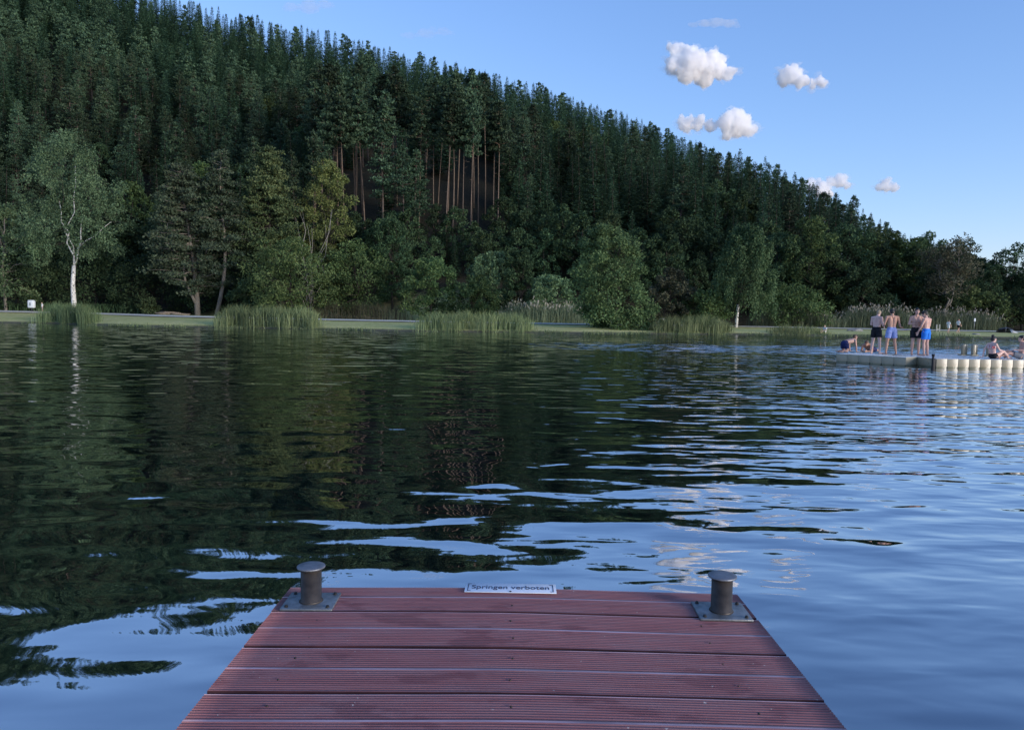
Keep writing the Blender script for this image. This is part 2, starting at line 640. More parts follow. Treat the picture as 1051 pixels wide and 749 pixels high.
def blob_leaves(cr, c, rad, n, g, size, flat=1.0, up=0.3, mi=0, hollow=0.35, drop=0.0):
    """n leaves filling an uneven ball about c"""
    v = unit(g.normal(0, 1, (n, 3)))
    rr = (hollow + (1 - hollow) * g.random(n) ** 0.55)
    p = c + v * rr[:, None] * np.array([rad, rad, rad * flat])
    d = unit(v * [1, 1, 0.7] + g.normal(0, 0.75, (n, 3)) + [0, 0, up - drop])
    s = unit(np.cross(d, unit(v * 0.5 + [0, 0, 0.7] + g.normal(0, 0.6, (n, 3)))))
    L = size * g.uniform(0.7, 1.4, n)
    cr.kites(p - d * L[:, None] * 0.3, d, s, L, L * g.uniform(0.45, 0.7, n), mi)


def pine_mesh(seed, h=22.0, r=3.0, crown=0.5, pads=34, leaf=0.5, per=44, bend=0.0, fork=False, point=0.6, trunk=0.010):
    g = rng(seed)
    cr, tr = MB(), MB()
    ph = g.uniform(0, 6.28)
    amp = bend if bend else 0.25

    def axis(z):
        f = z / h
        return np.array([math.cos(ph) * amp * math.sin(f * 3.4), math.sin(ph) * amp * math.sin(f * 4.3 + 1), z])
    r0 = trunk * h
    zz = [-1.0] + [h * i / 9 for i in range(1, 10)]
    tr.tube([axis(z) for z in zz], [r0 * (1.15 - 1.0 * max(0, z) / h) for z in zz], 7)
    z0 = h * (1 - crown)
    for k in range(pads):
        f = (k + g.random()) / pads
        z = z0 + (h - z0) * f
        wid = r * ((1 - f) ** point) * (0.55 + 0.45 * min(1, f * 4)) + 0.25
        a = k * 2.4 + g.normal(0, 0.5)
        L = wid * g.uniform(0.45, 1.15)
        p0 = axis(z)
        p1 = p0 + np.array([math.cos(a) * L, math.sin(a) * L, g.uniform(-0.05, 0.3) * L])
        limb(tr, p0, p1, 0.06 + 0.012 * L, 0.02, g, 4, 3, 0.07)
        for q, (fr_, sc) in enumerate(((1.0, 1.0), (0.6, 0.8))):
            if q and L < 1.2:
                continue
            c = p0 + (p1 - p0) * fr_ + g.normal(0, 0.2, 3)
            blob_leaves(cr, c, (0.55 + 0.24 * wid) * sc * g.uniform(0.8, 1.25), int(per * sc), g, leaf, flat=0.38, up=0.45, hollow=0.1)
    blob_leaves(cr, axis(h), 0.6, per, g, leaf, 0.8, 0.6)
    for k in range(7):   # dead stubs below the crown
        z = z0 * g.uniform(0.45, 1.0)
        a = g.uniform(0, 6.28)
        L = g.uniform(0.5, 1.6)
        p0 = axis(z)
        limb(tr, p0, p0 + np.array([math.cos(a) * L, math.sin(a) * L, g.uniform(-0.2, 0.3)]), 0.035, 0.012, g, 4, 2)
    return cr, tr


def broad_mesh(seed, h=14.0, r=4.5, base=0.18, lobes=46, per=95, leaf=0.42, trunk=0.16, drop=0.0, shape=0.75, skew=0.0, open_=0.0, ngap=0.0):
    """broadleaved crown: uneven lobes carried on limbs"""
    g = rng(seed)
    cr, tr = MB(), MB()
    zc0 = h * base
    hh = h - zc0
    fork = np.array([g.normal(0, 0.15), g.normal(0, 0.15), zc0 + hh * 0.25])
    limb(tr, (0, 0, -0.8), fork, trunk * 1.15, trunk * 0.8, g, 8, 4, 0.02)
    top = np.array([g.normal(0, 0.3), g.normal(0, 0.3), h * 0.86])
    limb(tr, fork, top, trunk * 0.8, 0.04, g, 6, 5, 0.04)
    for k in range(lobes):
        f = ((k + 0.5) / lobes) ** 0.9
        z = zc0 + hh * (0.06 + 0.9 * f)
        u = 2 * f - 0.85
        env = r * max(0.12, (1 - abs(u / 1.18) ** 2.2)) ** shape
        a = k * 2.399 + g.normal(0, 0.35)
        q = g.uniform(0.45, 1.0) ** 0.5
        if g.random() < 0.25:
            q = g.uniform(0.05, 0.5)
        L = env * q * g.uniform(0.82, 1.12)
        c = np.array([math.cos(a) * L + skew * f, math.sin(a) * L, z + g.normal(0, 0.25)])
        rad = (0.20 * r + 0.35) * g.uniform(0.65, 1.25) * (1 - 0.25 * f)
        if q > 0.5 and g.random() < 0.7:
            s0 = fork + (top - fork) * max(0, f - 0.25) * g.uniform(0.6, 1.0)
            limb(tr, s0, c, 0.028 + trunk * 0.22 * (1 - f), 0.015, g, 5, 4, 0.07)
        blob_leaves(cr, c, rad, int(per * (1 - open_ * g.random())), g, leaf, flat=0.75, up=0.12, drop=drop)
    return cr, tr


def weeping(cr, c, n, length, g, leaf, mi=0):
    """hanging twigs set with leaves"""
    for k in range(n):
        a = g.uniform(0, 6.28)
        o = g.uniform(0.1, 1.0)
        L = length * g.uniform(0.5, 1.2)
        m_ = max(4, int(L / 0.16))
        s = np.arange(m_) / m_
        p = np.zeros((m_, 3))
        p[:, 0] = c[0] + math.cos(a) * (o * (0.3 + s * 0.5))
        p[:, 1] = c[1] + math.sin(a) * (o * (0.3 + s * 0.5))
        p[:, 2] = c[2] + 0.35 * np.sin(s * 2.0) - L * s ** 1.4
        p += g.normal(0, 0.07, (m_, 3))
        d = unit(np.array([0, 0, -1.0]) + g.normal(0, 0.5, (m_, 3)))
        sd = unit(np.cross(d, g.normal(0, 1, (m_, 3))))
        ln = leaf * g.uniform(0.7, 1.3, m_)
        cr.kites(p, d, sd, ln, ln * 0.55, mi)


def tree_data(name, pair, leaf, bark):
    cr, tr = pair
    return (cr.mesh(name + '_crown', [leaf]), tr.mesh(name + '_trunk', [bark], True))


def place(name, data, loc, rz, sc, label, cat, group=None, sz=None):
    o = empty(name, loc, label, cat, group, rz)
    o.scale = (sc, sc, sz if sz else sc)
    if sz:
        o.rotation_euler = (0.035 * math.sin(loc[0] * 7.1), 0.035 * math.sin(loc[1] * 5.3), rz)
    link('crown', data[0], o)
    if data[1] is not None:
        link('trunk', data[1], o)
    return o


# ------------------------------------------------------------------ the forest on the hill
LIB = {
    'spruce': [tree_data('spruce', spruce_mesh(s, 22, r_, b_, dens=1.25, step=0.56, sp=0.62), M['spruce'], M['bark'])
               for s, r_, b_ in ((1, 3.0, 0.06), (2, 3.4, 0.12), (3, 2.7, 0.2), (4, 3.7, 0.05), (5, 3.1, 0.15))],
    'pine': [tree_data('pine', pine_mesh(s, 22, r_, c_, pads=p_, leaf=0.42, point=0.75), M['pine'], M['pinebark'])
             for s, r_, c_, p_ in ((11, 3.0, 0.55, 44), (12, 3.4, 0.62, 50), (13, 2.6, 0.5, 40), (14, 3.2, 0.45, 42), (15, 2.8, 0.66, 52))],
    'tallpine': [tree_data('tallpine', pine_mesh(s, 28, r_, 0.34, pads=34, trunk=0.0046), M['pine'], M['tallbark'])
                 for s, r_ in ((21, 2.3), (22, 2.6), (23, 2.1))],
    'broad': [tree_data('broad', broad_mesh(s, 15, r_, 0.12, 44, 80, 0.5), M['darkleaf'], M['bark'])
              for s, r_ in ((31, 4.2), (32, 4.8), (33, 3.8))],
    'light': [tree_data('light', broad_mesh(s, 15, r_, 0.12, 44, 80, 0.5), M['broad'], M['bark'])
              for s, r_ in ((34, 4.6), (35, 4.0))],
}
g = rng(99)
cands = []
y = 116.0
row = 0
while y < 270:
    sx = 4.7 - (y - 116) * 0.011
    x = -0.80 * y - 10 + (row % 2) * sx / 2
    while x < 0.78 * y + 8:
        X = x + g.normal(0, 0.95)
        Y = y + g.normal(0, 1.0)
        x += sx
        base = float(shore(X)) + 31
        hc = float(np.interp(X, HX, HZ))
        if Y < base or hc < 2.5:
            continue
        cands.append((X, Y))
    y += 4.5 - (y - 116) * 0.0085
    row += 1
BINS = 900
SILX = [-200, 100, 225, 370, 520, 640, 730, 800, 860, 900, 950, 1000, 1100]
SILY = [-160, -60, -2, 32, 79, 114, 146, 175, 205, 233, 252, 268, 280]
best = np.full(BINS, -1.0)
trees = []
cands.sort(key=lambda p: p[1])
for X, Y in cands:
    px = 525 + X / Y * FPX
    z = gz(X, Y)
    pat = mnoise.noise(Vector((X * 0.02, Y * 0.03, 1.7)))
    pat2 = mnoise.noise(Vector((X * 0.045, Y * 0.045, 7.7)))
    u = g.random()
    if Y < 129 and px > 322:
        kind = 'broad' if u < 0.85 else 'spruce'
        h = g.uniform(7, 11) if px < 515 else g.uniform(9, 14)
    elif Y < 152 and 318 < px < 512:
        kind = 'tallpine' if u < 0.84 else ('pine' if u < 0.92 else 'spruce')
        h = g.uniform(24, 29) if u < 0.84 else g.uniform(15, 23)
    elif Y > 212:
        kind = 'spruce' if u < 0.86 else 'pine'
        h = g.uniform(15, 21)
    elif pat2 > 0.27 and Y < 205:
        kind = 'light' if u < 0.35 else ('broad' if u < 0.85 else 'spruce')
        h = g.uniform(11, 16)
    elif pat + (0.5 if px > 400 else -0.22) > g.normal(0, 0.14):
        kind = 'spruce' if u < 0.74 else ('pine' if u < 0.93 else 'spruce')
        h = g.uniform(12, 20)
    else:
        kind = 'pine' if u < 0.66 else 'spruce'
        h = g.uniform(12, 19.5)
    hc = float(np.interp(X, HX, HZ))
    if Y > 165:
        h *= 1 - 0.24 * min(1, (Y - 165) / 60)
    # the stand thins out to lower trees towards the right end of the ridge
    zmax = CAMZ + (hor(px) - np.interp(px, SILX, SILY)) / FPX * Y
    h = min(h, zmax - z + g.uniform(-2.6, 1.3))
    if h < 6.0:
        continue
    # leave out trees wholly hidden by nearer ones
    half = 1.6 / Y
    b0 = int((X / Y - half + 0.85) / 1.7 * BINS)
    b1 = int((X / Y + half + 0.85) / 1.7 * BINS) + 1
    b0, b1 = max(0, b0), min(BINS, b1)
    if b1 <= b0:
        continue
    e_top = (z + h - CAMZ) / Y
    if e_top < best[b0:b1].min() + 0.006:
        continue
    cov = (z + h * 0.80 - CAMZ) / Y
    cover = best[b0:b1]
    np.maximum(cover, cov, out=cover)
    trees.append((kind, X, Y, z, h, px))
# : nothing higher behind
# 
lim = {'spruce': 285, 'pine': 285, 'broad': 250}
fam = {'spruce': 'spruce', 'pine': 'pine', 'tallpine': 'pine', 'broad': 'broad', 'light': 'broad'}
nam = {'spruce': 'spruce_tree', 'pine': 'pine_tree', 'broad': 'broadleaf_tree'}
count = {'spruce': 0, 'pine': 0, 'broad': 0}
far = []


def zone(kind, px, Y, py):
    if kind == 'tallpine':
        return ('tall pine with a bare reddish trunk at the foot of the forested hill', 'bare trunked pines at the foot of the hill')
    side = 'left' if px < 350 else ('middle' if px < 650 else 'right')
    hi = 'high up' if Y > 185 else ('half way up' if Y > 148 else 'low down')
    w = {'spruce': 'dark pointed spruce', 'pine': 'grey green layered pine', 'broad': 'dark rounded broadleaf tree', 'light': 'light green rounded broadleaf tree'}[kind]
    p = {'spruce': 'dark spruces', 'pine': 'grey green pines', 'broad': 'dark broadleaf trees', 'light': 'light broadleaf trees'}[kind]
    pl = {'left': 'the left side of the wooded hill', 'middle': 'the middle of the wooded hill', 'right': 'the right end of the wooded hill'}[side]
    return (f'{w} {hi} on {pl}', f'{p} {hi} on {pl}')


for kind, X, Y, z, h, px in trees:
    f = fam[kind]
    n = int(g.integers(0, len(LIB[kind])))
    data = LIB[kind][n]
    h0 = {'spruce': 22, 'pine': 22, 'tallpine': 28, 'broad': 15, 'light': 15}[kind]
    sc = h / h0
    rz = g.uniform(0, 6.28)
    if count[f] < lim[f]:
        count[f] += 1
        lab, grp = zone(kind, px, Y, 0)
        w = sc * g.uniform(0.8, 1.15)
        place(nam[f], data, (X, Y, z - 0.2), rz, w, lab, {'spruce': 'spruce', 'pine': 'pine', 'broad': 'tree'}[f], grp, sc)
    else:
        far.append((f, X, Y, z, h, rz))
print('TREES', count, 'far', len(far), 'cands', len(cands))
# the trees past that number, highest and farthest: one mass
LOW = {'spruce': [spruce_mesh(s, 22, r_, 0.04, step=0.64, dens=0.9, sp=0.68)[0] for s, r_ in ((41, 3.3), (42, 2.9), (43, 3.7), (47, 3.1))],
       'pine': [pine_mesh(s, 22, 3.0, 0.55, pads=34, per=16, leaf=0.75)[0] for s in (44, 45)],
       'broad': [broad_mesh(46, 15, 4.4, 0.1, 36, 36, 0.75)[0]]}
LOWQ = {k: [np.concatenate(m_.q) for m_ in v] for k, v in LOW.items()}
blocks, mids = [], []
for f, X, Y, z, h, rz in far:
    q = LOWQ[f][int(g.integers(0, len(LOWQ[f])))]
    sc = h / (15 if f == 'broad' else 22)
    ws = sc * g.uniform(0.8, 1.15)
    c, s = math.cos(rz), math.sin(rz)
    q2 = np.empty_like(q)
    q2[..., 0] = (q[..., 0] * c - q[..., 1] * s) * ws + X
    q2[..., 1] = (q[..., 0] * s + q[..., 1] * c) * ws + Y
    q2[..., 2] = q[..., 2] * sc + z
    blocks.append(q2)
    mids.append(np.full(len(q), {'spruce': 0, 'pine': 1, 'broad': 2}[f]))
if blocks:
    q = np.concatenate(blocks)
    me = bpy.data.meshes.new('forest')
    fill_mesh(me, q.reshape(-1, 3), np.arange(len(q) * 4), np.full(len(q), 4), np.concatenate(mids), [M['spruce'], M['pine'], M['darkleaf']])
    tag(link('forest', me), 'dark conifer forest covering the top of the hill up to the ridge', 'forest', kind='stuff')

# ------------------------------------------------------------------ trees and shrubs along the shore
def shore_tree(name, data, px, Y, rz, sc, label, cat, group=None, sz=None):
    p = at(px, 330, Y)
    return place(name, data, (p.x, Y, gz(p.x, Y) - 0.05), rz, sc, label, cat, group, sz)


def m_of(pxs, Y):
    return pxs * Y / FPX


# 1 pale willow at the left edge
d = tree_data('willow', broad_mesh(101, 15.5, 5.2, 0.06, 52, 150, 0.34, trunk=0.2), M['willow'], M['greybark'])
shore_tree('willow_tree', d, 6, 105, 0.4, 1.0, 'pale grey green willow cut off by the left edge behind the path', 'tree')

# 2 the birch with the white forked trunk
def birch():
    g = rng(202)
    cr, tr, tw_ = MB(), MB(), MB()
    H = 24.5
    tr.tube([(0, 0, -1), (0.05, 0, 1.5), (-0.05, 0, 4), (0.1, 0.1, 6.6)], [0.40, 0.33, 0.28, 0.25], 10)
    f0 = np.array([0.1, 0.1, 6.5])
    arms = []
    for e, r0, w in (((-1.9, 0.4, 15.5), 0.13, 0.03), ((1.9, -0.3, 13.5), 0.15, 0.03), ((0.2, 0.8, 20.5), 0.11, 0.03)):
        arms.append(limb(tr, f0, e, r0, 0.035, g, 7, 6, w))
    arms.append(limb(tr, arms[1][2], (5.2, 0.6, 12.8), 0.08, 0.02, g, 6, 4, 0.04))
    arms.append(limb(tw_, arms[1][4], (2.8, 1.0, 19.0), 0.06, 0.03, g, 6, 4, 0.04))
    arms.append(limb(tw_, arms[0][3], (-4.4, -0.6, 13.5), 0.06, 0.03, g, 6, 4, 0.04))
    arms.append(limb(tw_, arms[0][5], (-1.0, 0, 22.5), 0.05, 0.02, g, 6, 4, 0.04))
    sp = []
    for k in range(265):
        f = g.random() ** 0.9
        z = 6.2 + f * (H - 6.2)
        R_ = 7.6 * max(0.02, 1 - (abs(z - 12.0) / (12.6 if z > 12 else 8.0)) ** 2.0) ** 0.5 * g.uniform(0.2, 1.0) ** 0.6
        a = g.uniform(0, 6.283)
        c = np.array([math.cos(a) * R_ + 0.4, math.sin(a) * R_ * 0.9, z])
        # keep the fork open to view from the lake
        if z < 11.0 and abs(c[0] - 0.4) < 1.5 and c[1] < 1.0:
            continue
        if mnoise.noise(Vector(c * 0.28)) < -0.22:
            continue
        sp.append(c)
    for c in sp:
        rad = g.uniform(0.7, 1.45)
        blob_leaves(cr, c, rad, 105, g, 0.26, 0.8, 0.0, drop=0.25)
        weeping(cr, c, 5, 1.9, g, 0.24)
        a = arms[int(g.integers(0, len(arms)))]
        if g.random() < 0.5:
            a = min(arms, key=lambda q: min(np.linalg.norm(np.array(w) - c) for w in q))
            w = min(a, key=lambda q: np.linalg.norm(np.array(q) - c))
            limb(tw_, w, c, 0.03, 0.010, g, 4, 3, 0.06)
    return cr, tr, tw_


_b = birch()
d = tree_data('birch', _b[:2], M['birch'], M['birchbark'])
bt = shore_tree('birch_tree', d, 76, 103.5, 0.0, 1.0, 'large birch with a white forked trunk standing by the path', 'birch')
_b[2].build('twigs', M['bark'], bt)


# 4, 5, 6 pines of the left group
def lake_pine(seed, H, R_, z0, lean, rb, pads=60, per=46, point=0.75, twin=False, leaf=0.34):
    g = rng(seed)
    cr, tr = MB(), MB()

    def ax(z):
        f = z / H
        return np.array([lean[0] * f + lean[2] * math.sin(f * 5.2), lean[1] * f, z])
    zz = [-1] + [H * i / 10 for i in range(1, 11)]
    tr.tube([ax(z) for z in zz], [rb * (1.1 - max(z, 0) / H) + 0.02 for z in zz], 8)
    if twin:
        limb(tr, ax(1.2), (lean[0] * 0.5 - 2.6, -0.6, H * 0.62), rb * 0.6, 0.05, g, 7, 6, 0.025)
    for k in range(pads):
        f = (k + g.random()) / pads
        z = z0 + (H - z0) * f
        wid = R_ * max(0.05, (1 - f)) ** point * min(1.0, 0.5 + 3 * f)
        a = k * 2.399 + g.normal(0, 0.5)
        L = max(0.4, wid) * g.uniform(0.55, 1.12)
        p0 = ax(z)
        p1 = p0 + np.array([math.cos(a) * L, math.sin(a) * L, g.uniform(-0.12, 0.22) * L])
        limb(tr, p0, p1, 0.05 + 0.012 * L, 0.015, g, 4, 3, 0.05)
        for fr_ in (1.0, 0.68, 0.4):
            if fr_ < 1 and L < 1.6:
                continue
            c = p0 + (p1 - p0) * fr_ + g.normal(0, 0.22, 3)
            blob_leaves(cr, c, g.uniform(0.65, 1.15) * (0.55 + 0.16 * L), per, g, leaf, 0.36, 0.4, hollow=0.1)
    blob_leaves(cr, ax(H), 0.7, per, g, leaf, 0.9, 0.6)
    return cr, tr


d = tree_data('lake_pine', lake_pine(301, 20.5, 6.4, 3.2, (-2.2, 0.5, 0.25), 0.36, 150, per=62, twin=True, point=0.5), M['lakepine'], M['greybark'])
shore_tree('pine_tree', d, 203, 103.0, 0.0, 1.0, 'grey brown pine with a leaning twin stem above the log pile', 'pine')
d = tree_data('lake_pine', lake_pine(302, 22.5, 4.2, 8.5, (1.6, 0.3, 0.75), 0.27, 80, per=56, point=0.55), M['lakepine'], M['greybark'])
shore_tree('pine_tree', d, 222, 103.5, 0.0, 1.0, 'slender pine with a thin snaking grey trunk by the reeds', 'pine')
d = tree_data('lake_pine', lake_pine(303, 24.0, 6.4, 3.0, (0.4, 0.2, 0.2), 0.38, 185, per=62, point=0.55), M['sunpine'], M['bark'])
shore_tree('pine_tree', d, 275, 107.0, 0.0, 1.0, 'broad layered pine tinted yellow green as if sunlit behind the dark shrub', 'pine')

# 7 yellowish tree and the dead branches beside it
d = tree_data('yellow_tree', broad_mesh(304, 22.5, 3.9, 0.03, 120, 150, 0.32, shape=0.4), M['yellow'], M['bark'])
shore_tree('broadleaf_tree', d, 336, 111, 1.0, 1.0, 'tall narrow yellow green tree left of the bare pine trunks', 'tree')
g = rng(305)
mb = MB()
for k in range(9):
    limb(mb, (g.normal(0, 0.3), 0, 0), (g.normal(0, 2.2), g.normal(0, 0.6), g.uniform(11, 17.0)), 0.06, 0.010, g, 5, 5, 0.03)
p = at(317, 330, 106.5)
tag(mb.build('dead_tree', M['deadwood'], None, True, (p.x, 106.5, gz(p.x, 106.5) - 0.1)),
    'leafless pale dead tree in front of the yellow green tree', 'dead tree')

# the shrubs and small trees of the belt behind the path
SH = [
    # px, Y, height px (top row), width px, material, bark, label
    ('shrub', 300, 97.0, 242, 92, 'bush', 'large dark green shrub rising behind the reed bed under the broad pine', 501, 0.0),
    ('shrub', 263, 100.0, 283, 60, 'darkleaf', 'low dark shrub left of the large shrub behind the reeds', 502, 0.0),
    ('broadleaf_tree', 366, 105.0, 244, 74, 'bush', 'bushy green tree below the bare pine trunks, right of the yellow green tree', 503, 0.02),
    ('broadleaf_tree', 402, 109.0, 220, 46, 'darkleaf', 'narrow dark green tree between two rounded bushes below the pine trunks', 504, 0.05),
    ('shrub', 441, 101.0, 262, 60, 'bush', 'rounded green bush above the left end of the middle reed bed', 505, 0.0),
    ('shrub', 486, 100.5, 284, 54, 'bush', 'low rounded green bush above the middle reed bed', 506, 0.0),
    ('willow_tree', 503, 107.0, 256, 52, 'willow', 'pale feathery willow behind the low rounded bush', 507, 0.05),
    ('broadleaf_tree', 531, 105.0, 251, 40, 'darkleaf', 'narrow blue green tree beside the pale willow', 508, 0.03),
    ('shrub', 563, 104.0, 279, 56, 'willow', 'round pale green bush behind the plumed reeds', 509, 0.0),
    ('broadleaf_tree', 688, 99.0, 275, 46, 'russet', 'small reddish green tree right of the large shoreside shrub', 510, 0.05),
    ('shrub', 722, 98.0, 300, 58, 'bush', 'low spreading bush left of the weeping birch', 511, 0.0),
    ('shrub', 812, 104.0, 292, 74, 'bush', 'low grey green bush right of the weeping birch', 512, 0.0),
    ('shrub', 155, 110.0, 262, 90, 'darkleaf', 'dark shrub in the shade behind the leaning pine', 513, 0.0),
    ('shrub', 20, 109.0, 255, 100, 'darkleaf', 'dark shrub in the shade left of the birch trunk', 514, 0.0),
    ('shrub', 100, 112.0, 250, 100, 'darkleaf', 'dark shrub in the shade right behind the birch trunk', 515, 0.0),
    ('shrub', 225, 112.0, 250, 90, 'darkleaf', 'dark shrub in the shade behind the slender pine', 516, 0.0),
    ('shrub', 152, 103.5, 304, 22, 'darkleaf', 'small dark bush at the edge of the grass by the log pile', 517, 0.0),
]
for nm, px, Y, top, wpx, mat, lab, seed, base in SH:
    p = at(px, top, Y)
    zb = gz(p.x, Y)
    H = p.z - zb
    r_ = m_of(wpx, Y) / 2
    nl = int(np.clip(18 + H * r_ * 1.15, 18, 66))
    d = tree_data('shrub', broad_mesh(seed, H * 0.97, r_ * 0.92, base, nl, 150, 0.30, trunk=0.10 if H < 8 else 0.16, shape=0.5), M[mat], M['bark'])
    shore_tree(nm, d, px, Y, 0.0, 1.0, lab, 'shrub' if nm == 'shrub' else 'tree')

# 17 the big shrub leaning over the water
_s = broad_mesh(601, 11.8, 4.5, 0.0, 100, 190, 0.27, trunk=0.16, shape=0.8, skew=-1.5)
g = rng(602)
for k in range(46):      # branches hanging down to the bank all round
    a = g.uniform(0, 6.283)
    q = 4.3 * g.uniform(0.3, 1.0) ** 0.6
    blob_leaves(_s[0], np.array([math.cos(a) * q + 0.3, math.sin(a) * q * 0.8, g.uniform(0.1, 2.6)]), g.uniform(0.7, 1.2), 150, g, 0.27, 0.8, 0.0, drop=0.2)
d = tree_data('shrub', _s, M['bankshrub'], M['bark'])
shore_tree('shrub', d, 632, 84.6, 0.0, 1.0, 'largest leafy shrub standing on the bank right at the water', 'shrub')

# 20 weeping birch
def weep_birch():
    g = rng(701)
    cr, tr, tw_ = MB(), MB(), MB()
    H = 13.6
    tr.tube([(-0.95, -0.3, -0.8), (-0.85, -0.3, 1.2), (-0.7, -0.2, 3.0)], [0.25, 0.21, 0.18], 9)
    tw_.tube([(-0.7, -0.2, 2.95), (-0.2, 0, 6.0), (0.2, 0, 9), (0.3, 0, H - 0.6)], [0.18, 0.15, 0.11, 0.03], 8)
    for k in range(96):
        f = ((k + 0.5) / 96) ** 0.8
        z = 3.2 + f * (H - 3.4)
        env = 4.3 * max(0.1, 1 - ((f - 0.30) / 0.78) ** 2) ** 0.6
        a = k * 2.399
        L = env * g.uniform(0.35, 1.05)
        c = np.array([math.cos(a) * L + 0.2, math.sin(a) * L, z])
        limb(tw_, (0.1, 0, max(2.6, z - 1.3)), c, 0.04, 0.012, g, 4, 3, 0.06)
        weeping(cr, c, 15, 2.9, g, 0.27)
        blob_leaves(cr, c, 0.75, 40, g, 0.26, 0.8, -0.2)
    return cr, tr, tw_


_b = weep_birch()
d = tree_data('weeping_birch', _b[:2], M['weep'], M['birchbark'])
bt = shore_tree('birch_tree', d, 762, 97.0, 0.0, 1.0, 'weeping birch with a short white trunk right of the middle', 'birch')
_b[2].build('twigs', M['bark'], bt)

# 22, 23 the broadleaved trees at the right end of the hill and beyond
RT = [
    (800, 116, 236, 60, 'darkleaf', 'dark tree directly behind the weeping birch crown'),
    (832, 114, 219, 66, 'broad', 'tall dark tree with a rounded top behind the bush right of the birch'),
    (868, 119, 228, 56, 'darkleaf', 'dark tree left of the standing bathers under the end of the ridge'),
    (900, 122, 233, 50, 'broad', 'green tree with a ragged top above the two left bathers'),
    (925, 120, 243, 42, 'broad', 'rounded green tree above the gap between the bathers'),
    (948, 127, 239, 46, 'darkleaf', 'dark tree whose top stands clear above the right pair of bathers'),
    (982, 128, 245, 42, 'darkleaf', 'dark tree behind the brown half bare tree'),
    (1004, 126, 263, 46, 'darkleaf', 'lower dark tree right of the brown half bare tree'),
    (1037, 124, 250, 42, 'darkleaf', 'open airy dark tree with sky showing through at the right edge'),
    (1062, 126, 262, 40, 'darkleaf', 'dark tree cut off by the right edge'),
    (1018, 132, 282, 60, 'darkleaf', 'low dark tree in the gap near the right edge'),
    (885, 112, 270, 50, 'darkleaf', 'low dark tree behind the left reeds of the right bank'),
    (955, 113, 282, 50, 'darkleaf', 'low dark bushy tree behind the brown half bare tree trunk'),
    (1000, 114, 298, 60, 'bush', 'low bush behind the people walking on the right bank'),
    (1048, 113, 300, 56, 'darkleaf', 'low dark bush above the beach shelter'),
]
for i, (px, Y, top, wpx, mat, lab) in enumerate(RT):
    p = at(px, top, Y)
    zb = gz(p.x, Y)
    H = p.z - zb
    r_ = m_of(wpx, Y) / 2 * 1.05
    op = 0.5 if px in (1037, 1062) else 0.0
    nl = int(np.clip(16 + H * r_ * 0.9, 18, 60) * (0.9 if op else 1))
    d = tree_data('bank_tree', broad_mesh(800 + i, H * 0.98, r_, 0.10, nl, 105, 0.38, trunk=0.18, shape=0.45, open_=op), M[mat], M['bark'])
    shore_tree('broadleaf_tree', d, px, Y, 0.0, 1.0, lab, 'tree')


# brown half dead tree with a pale forked trunk
def brown_tree():
    g = rng(850)
    cr, tr = MB(), MB()
    tr.tube([(0, 0, -0.8), (0, 0, 1.5), (0.1, 0, 3.0)], [0.28, 0.24, 0.22], 8)
    a1 = limb(tr, (0.1, 0, 2.9), (-1.2, 0, 9.2), 0.16, 0.05, g, 6, 6, 0.045)
    a2 = limb(tr, (0.1, 0, 2.9), (1.7, 0, 10.0), 0.16, 0.05, g, 6, 6, 0.045)
    for a in (a1, a2):
        for k in range(44):
            s = np.array(a[int(g.integers(2, 7))])
            L = g.uniform(1.2, 3.4)
            an = g.uniform(0, 6.28)
            e = s + np.array([math.cos(an) * L, math.sin(an) * L * 0.7, g.uniform(0.2, 2.4)])
            limb(tr, s, e, 0.05, 0.012, g, 4, 4, 0.06)
            blob_leaves(cr, e, g.uniform(0.7, 1.2), 62, g, 0.28, 0.8, 0.0, hollow=0.0)
    return cr, tr


d = tree_data('brown_tree', brown_tree(), M['russet'], M['greybark'])
shore_tree('broadleaf_tree', d, 968, 109.5, 0.0, 1.08, 'brown half bare tree with a pale forked trunk above the right bathers', 'tree')
d = tree_data('young_conifer', spruce_mesh(860, 4.6, 1.5, 0.02, step=0.3, dens=1.6, sp=0.35), M['spruce'], M['bark'])
shore_tree('spruce_tree', d, 920, 106, 0.0, 1.0, 'small young conifer standing among the reeds behind the bathers', 'spruce')


